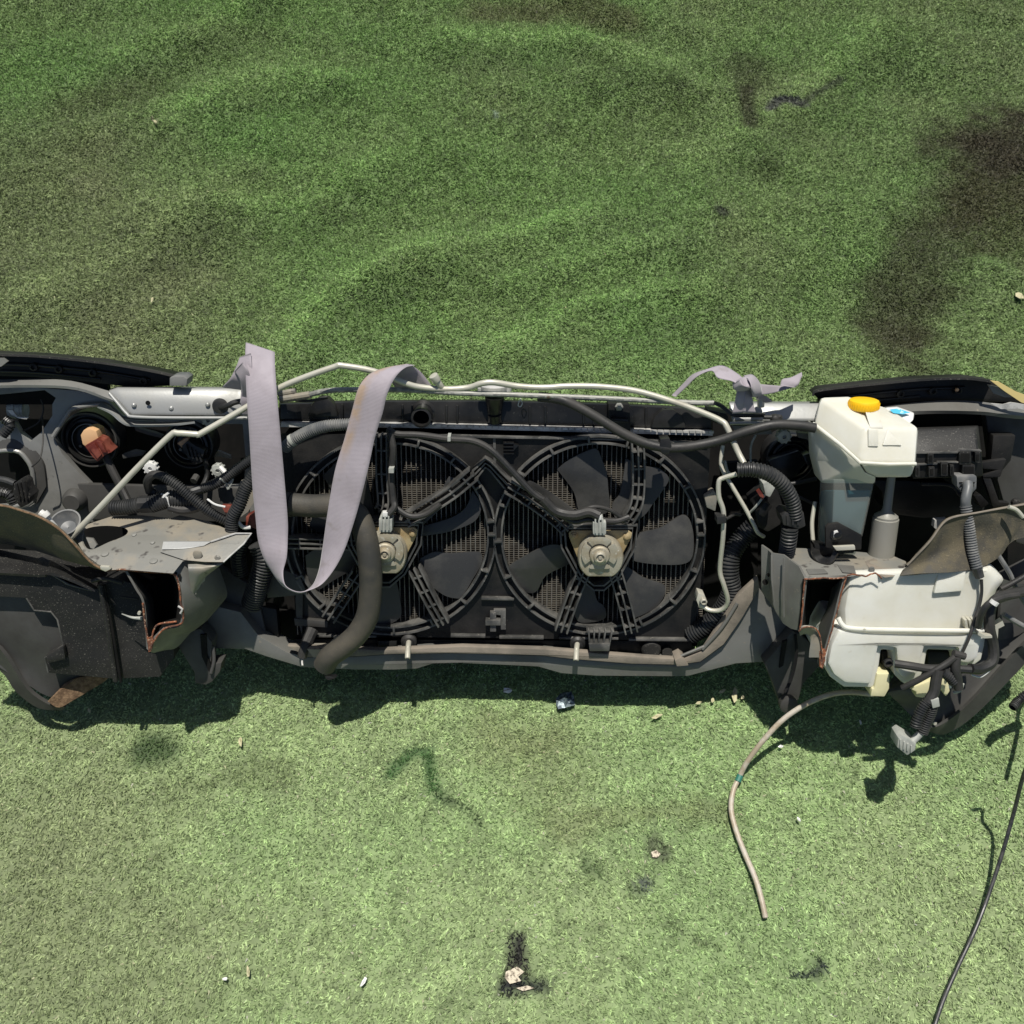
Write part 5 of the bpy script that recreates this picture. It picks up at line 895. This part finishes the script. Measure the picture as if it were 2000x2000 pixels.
M().tube([(1862, 1352, .20), (1875, 1348, .205), (1880, 1335, .205)], 3.5).obj('boot_ring', CONN, FE)
M().tube([(1840, 1312, .21), (1852, 1320, .21), (1863, 1332, .21)], 9, corr=(4.4, 2)).obj('harness', COR, FE)
M().tube([(1832, 1308, .21), (1828, 1330, .215), (1824, 1352, .22), (1812, 1372, .225)], 10, n=4).obj('harness', RUB, FE)
M().tube([(1822, 1358, .22), (1804, 1380, .225), (1792, 1405, .23), (1788, 1418, .23)], 9.5, corr=(4.4, 2), sides=14, hollow=True).obj('harness_tail', COR, FE)
M().tube([(1822, 1370, .22), (1818, 1390, .22), (1810, 1410, .22), (1802, 1430, .22)], 9.5, corr=(4.4, 2), sides=14).obj('harness_tail', COR, FE)
M().plate([(1818, 1368), (1834, 1364), (1836, 1380), (1822, 1384)], .235, .01).obj('tail_clip', CONN, FE, bev=.001)
cc_ = M().tube([(1798, 1432, .22), (1782, 1448, .225)], 7, n=1, sides=12).obj('harness_plug', CONN, FE)
M().plate([(1755, 1442), (1764, 1436), (1790, 1452), (1788, 1466), (1772, 1476), (1752, 1460)], .235, .03).obj('plug_body', CONN, cc_, bev=.002)
for k in range(4): M().plate([(1758+k*7, 1445+k*4), (1761+k*7, 1444+k*4), (1760+k*7, 1462+k*3), (1757+k*7, 1461+k*3)], .238, .006).obj('plug_rib', CONN, cc_, bev=.0005)
# right cut fender
M().sheet([[(1772, 1104, .16), (1797, 1078, .16), (1819, 1054, .16), (1841, 1023, .155), (1863, 1010, .15), (1906, 1002, .13), (1967, 991, .10), (2060, 975, .08)], [(1765, 1114, .165), (1810, 1095, .15), (1850, 1070, .14), (1880, 1055, .13), (1920, 1045, .11), (1970, 1035, .09), (2000, 1020, .07), (2060, 1010, .05)], [(1758, 1124, .17), (1800, 1120, .17), (1850, 1118, .165), (1890, 1114, .15), (1922, 1106, .13), (1955, 1085, .10), (1982, 1055, .08), (2060, 1040, .05)]], .003).obj('cut_fender', LIN, FE)
M().tube([(1772, 1104, .162), (1797, 1078, .162), (1819, 1054, .162), (1841, 1023, .157), (1863, 1010, .152), (1906, 1002, .132), (1967, 991, .102), (2060, 975, .082)], 1.8, n=4, sides=6).obj('cut_edge', RAILTOP, FE)
M().plate([(1826, 1016), (1850, 1014), (1836, 1040), (1824, 1030)], .05, .01).obj('foil_scrap', ALU, FE)
M().tube([(1970, 990, .12), (1985, 996, .12), (1998, 1010, .12)], 4).obj('bracket_end', CREAM, FE)
# ------------------------------------------------------------------ straps (loose, knotted over the front end)
def strap(pairs, th=.0016, n=7, web=None):
    A_ = cr([P3(a) for a, b in pairs], n); B_ = cr([P3(b) for a, b in pairs], n); k = len(A_); m = M(); W = 9; vs = []; uv = []
    L = [0]
    for i in range(1, k): L.append(L[-1]+((A_[i]+B_[i])/2-(A_[i-1]+B_[i-1])/2).length)
    for s_ in (0, 1):
        for i in range(k):
            t_ = ((A_[min(i+1, k-1)]+B_[min(i+1, k-1)])-(A_[max(i-1, 0)]+B_[max(i-1, 0)])).normalized(); nn = t_.cross(B_[i]-A_[i]).normalized()
            for j in range(W):
                f = j/(W-1); q = A_[i].lerp(B_[i], f)+nn*(th*(.5 if s_ else -.5)*(1 if 0 < j < W-1 else .4)); vs.append(q); uv.append((f, L[i], 0))
    fs = []; o2 = k*W
    for i in range(k-1):
        for j in range(W-1):
            a = i*W+j; fs.append((a, a+1, a+W+1, a+W)); fs.append((a+o2, a+W+o2, a+W+1+o2, a+1+o2))
        fs.append((i*W, (i+1)*W, (i+1)*W+o2, i*W+o2)); a = i*W+W-1; fs.append((a, a+o2, a+W+o2, a+W))
    fs.append(tuple(range(W))+tuple(range(o2+W-1, o2-1, -1))); e = (k-1)*W; fs.append(tuple(range(e, e+W))+tuple(range(o2+e+W-1, o2+e-1, -1)))
    return vs, fs, uv
def strap_obj(name, bits, parent=None, loc=None):
    vs, fs, uv = [], [], []
    for b in bits:
        o = len(vs); vs += b[0]; fs += [tuple(i+o for i in f) for f in b[1]]; uv += b[2]
    me = bpy.data.meshes.new(name); me.from_pydata([tuple(v) for v in vs], [], fs); me.update()
    at = me.attributes.new('webuv', 'FLOAT_VECTOR', 'POINT'); at.data.foreach_set('vector', [c for u in uv for c in u])
    me.polygons.foreach_set('use_smooth', [True]*len(fs)); me.materials.append(WEB)
    o = bpy.data.objects.new(name, me); C.objects.link(o)
    if parent:
        o.parent = parent; o.matrix_parent_inverse = Matrix.Translation(-parent.location)
    return o
s1 = empty('webbing_strap', P(520, 760, .05), 'lilac-grey seat belt strap hanging in a long rust-stained loop over the left fan', 'strap')
lp_ = [((480, 669, .03), (537, 688, .03)), ((479, 700, .05), (537, 710, .05)), ((481, 760, .075), (541, 770, .075)), ((487, 850, .085), (548, 850, .085)), ((493, 950, .09), (556, 940, .09)), ((499, 1010, .095), (562, 1015, .095)), ((504, 1055, .10), (562, 1050, .10)), ((515, 1090, .105), (560, 1088, .115)), ((530, 1116, .10), (553, 1118, .125)), ((552, 1144, .10), (558, 1144, .14)), ((585, 1158, .10), (580, 1156, .145)),
       ((608, 1146, .095), (603, 1153, .145)), ((622, 1116, .10), (634, 1136, .135)), ((630, 1070, .10), (668, 1085, .12)), ((640, 1000, .10), (695, 1008, .11)), ((654, 920, .095), (718, 920, .10)), ((673, 856, .09), (732, 856, .09)), ((688, 800, .085), (747, 808, .085)), ((700, 758, .08), (757, 768, .08)), ((720, 732, .07), (773, 736, .07)), ((750, 719, .055), (792, 718, .055)), ((793, 711, .035), (810, 714, .03))]
strap_obj('belt_loop', [strap(lp_)], s1)
strap_obj('belt_return', [strap([((770, 722, .035), (800, 711, .035)), ((765, 745, .02), (822, 727, .02)), ((778, 762, .01), (845, 756, .01))])], s1)
def blob(pts, r, w=0, taper=None):
    return M().tube(pts, r, n=6, sides=12, taper=taper)
def ribbon_bits(*l): return [strap(p, n=6) for p in l]
strap_obj('belt_knot', ribbon_bits([((468, 698, .045), (490, 690, .05)), ((462, 715, .05), (492, 722, .06)), ((450, 738, .05), (488, 748, .055)), ((434, 756, .03), (480, 762, .04))],
    [((458, 726, .055), (474, 708, .065)), ((468, 742, .06), (486, 726, .068)), ((472, 765, .05), (490, 756, .06)), ((468, 790, .035), (490, 790, .04))],
    [((472, 755, .04), (496, 752, .05)), ((470, 780, .045), (498, 780, .05)), ((474, 812, .035), (498, 815, .04))]), s1)
s2 = empty('webbing_strap', P(1455, 770, .04), 'lilac-grey seat belt strap tied in a knot above the right end of the radiator', 'strap')
strap_obj('belt_bow', ribbon_bits([((1312, 772, .02), (1320, 775, .025)), ((1332, 752, .02), (1340, 756, .03)), ((1352, 732, .02), (1362, 735, .035)), ((1378, 722, .03), (1390, 724, .04)), ((1410, 714, .03), (1402, 738, .05)), ((1438, 728, .035), (1428, 744, .055)), ((1455, 742, .045), (1440, 750, .06))]), s2)
strap_obj('belt_knot', ribbon_bits([((1430, 748, .05), (1440, 762, .06)), ((1448, 738, .06), (1456, 756, .075)), ((1466, 736, .06), (1468, 756, .075)), ((1478, 756, .05), (1466, 764, .06))],
    [((1452, 734, .05), (1462, 742, .075)), ((1470, 732, .055), (1466, 750, .08)), ((1484, 748, .055), (1468, 762, .08)), ((1488, 768, .05), (1470, 775, .065)), ((1478, 776, .04), (1468, 772, .05))],
    [((1430, 752, .055), (1446, 742, .07)), ((1436, 762, .06), (1452, 752, .08)), ((1452, 764, .06), (1466, 756, .08)), ((1466, 762, .05), (1474, 748, .06))]), s2)
strap_obj('belt_tie', ribbon_bits([((1440, 760, .05), (1456, 760, .06)), ((1436, 780, .055), (1455, 782, .065)), ((1430, 808, .055), (1453, 806, .062))],
    [((1455, 758, .06), (1468, 762, .055)), ((1452, 782, .065), (1470, 782, .055)), ((1450, 806, .062), (1476, 806, .055))]), s2)
strap_obj('belt_tail', ribbon_bits([((1482, 750, .04), (1480, 772, .05)), ((1505, 752, .035), (1500, 770, .04)), ((1530, 754, .03), (1520, 765, .035)), ((1552, 755, .03), (1545, 757, .035))],
    [((1524, 753, .045), (1553, 757, .045)), ((1528, 741, .04), (1560, 750, .045)), ((1545, 737, .035), (1564, 740, .04)), ((1566, 727, .03), (1567, 735, .04))], [((1484, 768, .045), (1478, 778, .045)), ((1500, 776, .03), (1490, 782, .03)), ((1508, 784, .02), (1494, 786, .02))]), s2)

# ------------------------------------------------------------------ loose things on the turf
def gz(x, y, h=0): g = G(x, y, h); return g
WT = [G(1704, 1356, .115), G(1660, 1352, .125), G(1620, 1357, .12), G(1575, 1375, .105), G(1530, 1405, .085), G(1490, 1447, .06), G(1458, 1490, .03), G(1444, 1518, .013), G(1432, 1545, .010), G(1428, 1580, .009), G(1437, 1620, .009), G(1455, 1668, .009), G(1475, 1715, .010), G(1488, 1760, .009), G(1495, 1792, .006)]
HT = mk('aged_clear_hose', (.36, .30, .22), .4, c2=(.46, .42, .36), sc=30, sss=.2)
m = M(); m.tube(WT, 5.4, n=7, world=True, sides=12, hollow=True); wh = m.obj('washer_hose', HT, FE); wh['label'] = 'thin brown washer hose trailing onto the turf'
M().tube([G(1446, 1514, .015), G(1441, 1526, .012)], 6.6, n=1, world=True).obj('hose_joint', GRN, wh)
CB = mk('black_cable', (.022, .023, .026), .4, c2=(.05, .05, .05), sc=60)
m = M(); m.tube([G(2090, 1330, .36), G(2050, 1410, .26), G(2004, 1500, .17), G(1982, 1580, .09), G(1958, 1665, .045), G(1930, 1750, .018), G(1905, 1815, .012), G(1870, 1890, .010), G(1840, 1960, .010), G(1815, 2040, .010), G(1800, 2100, .010)], 3.7, n=8, world=True, sides=10)
o = m.obj('black_cable', CB); tag(o, 'long thin black cable crossing the turf at the lower right corner', 'cable')
m = M(); m.tube([G(2060, 1320, .14), G(2010, 1352, .12), G(1990, 1368, .11), G(1978, 1382, .11)], 8.5, n=6, world=True, corr=(4.6, 2), sides=14, hollow=True)
m.tube([G(2080, 1270, .10), G(2050, 1300, .12), G(2050, 1350, .13), G(2045, 1420, .16)], 4.6, n=6, world=True)
tag(m.obj('corrugated_conduit_end', COR), 'short end of dark corrugated conduit poking in at the right edge above the turf', 'conduit')
def scrap(name, x, y, size, mat, label, cat, seed, flat=.35, group=None, k=7):
    r = random.Random(seed); c = G(x, y, .008); c.z = float(zt(np.array([c.x]), np.array([c.y]))[0])+.009; vs = [(0, 0, size*flat)]; 
    for ring, rr in ((0, .55), (1, 1)):
        for i in range(k):
            a = 2*math.pi*i/k+r.uniform(-.25, .25); q = size*rr*r.uniform(.65, 1.15); vs.append((q*math.cos(a), q*math.sin(a), size*flat*r.uniform(-.2, 1)*(1-.6*ring)))
    fs = [(0, 1+i, 1+(i+1) % k) for i in range(k)]+[(1+i, 1+k+i, 1+k+(i+1) % k, 1+(i+1) % k) for i in range(k)]
    me = bpy.data.meshes.new(name); me.from_pydata(vs, [], fs); me.update(); me.materials.append(mat); o = bpy.data.objects.new(name, me); C.objects.link(o); o.location = c; o.scale = (r.uniform(1.1, 1.8), r.uniform(.5, .8), 1) if size < .0095 else (1, 1, 1); o.rotation_euler = (0, 0, r.uniform(0, 3))
    md = o.modifiers.new('t', 'SOLIDIFY'); md.thickness = .0008
    tag(o, label, cat, group); return o
sc = scrap('foil_scrap', 1102, 1368, .017, BLUESCRAP, 'crumpled blue-grey scrap on the turf just below the middle of the front end', 'scrap', 1, .6, k=9)
scrap('plastic_chip', 992, 1350, .0065, WHT, 'tiny white chip on the turf left of the crumpled blue-grey scrap', 'chip', 2)
scrap('dry_leaf', 1435, 1357, .009, LEAF, 'pale dry leaf on the turf below the right end of the cross member', 'leaf', 3, .3)
scrap('dry_leaf', 1410, 1350, .005, LEAF, 'small yellow leaf crumb just left of the pale dry leaf', 'leaf', 4, .3)
scrap('dry_leaf', 1283, 1398, .007, LEAF, 'brown leaf flake on the turf between the blue-grey scrap and the washer hose', 'leaf', 5, .3)
scrap('dry_leaf', 645, 1322, .007, mk('tan_chip', (.40, .28, .18), .7), 'tan chip on the turf right below the end of the fat hose', 'leaf', 6, .3)
scrap('plastic_chip', 710, 1918, .005, WHT, 'tiny white chip on the turf left of the burnt hole near the bottom', 'chip', 8)
scrap('dry_leaf', 485, 1898, .006, LEAF, 'thin pale sliver on the turf at the lower left', 'leaf', 9)
scrap('dry_leaf', 296, 583, .007, LEAF, 'pale flake on the turf behind the left end of the front end', 'leaf', 10)
scrap('dry_leaf', 307, 250, .006, LEAF, 'pale crumb on the turf in the upper left', 'leaf', 11)
scrap('dry_leaf', 1996, 572, .010, LEAF, 'pale leaf on the turf at the right edge, below the dark stain', 'leaf', 12)
scrap('dry_leaf', 1392, 1368, .004, LEAF, 'dark crumb below the small yellow leaf crumb', 'leaf', 13)
for i, (x, y, r, mt, lb, ct) in enumerate([(1365, 1372, .004, LEAF, 'tiny tan crumb between the blue-grey scrap and the right bracket', 'crumb'), (1450, 1362, .004, LEAF, 'tiny crumb touching the pale dry leaf on its right', 'crumb'), (1525, 1458, .004, WHT, 'tiny white speck in the shade below the washer tank', 'speck'), (1680, 1412, .003, WHT, 'white speck in the shadow left of the grey plug', 'speck'), (470, 1450, .005, LEAF, 'short pale straw on the turf left of centre, below the fat hose', 'straw'), (440, 1912, .003, WHT, 'tiny pale speck beside the thin pale sliver', 'speck'), (175, 1388, .004, LEAF, 'pale crumb under the left bumper corner', 'crumb'), (1560, 1600, .003, WHT, 'tiny white speck on the turf right of the trailing washer hose', 'speck')]):
    scrap('crumb', x, y, r, mt, lb, ct, 40+i)
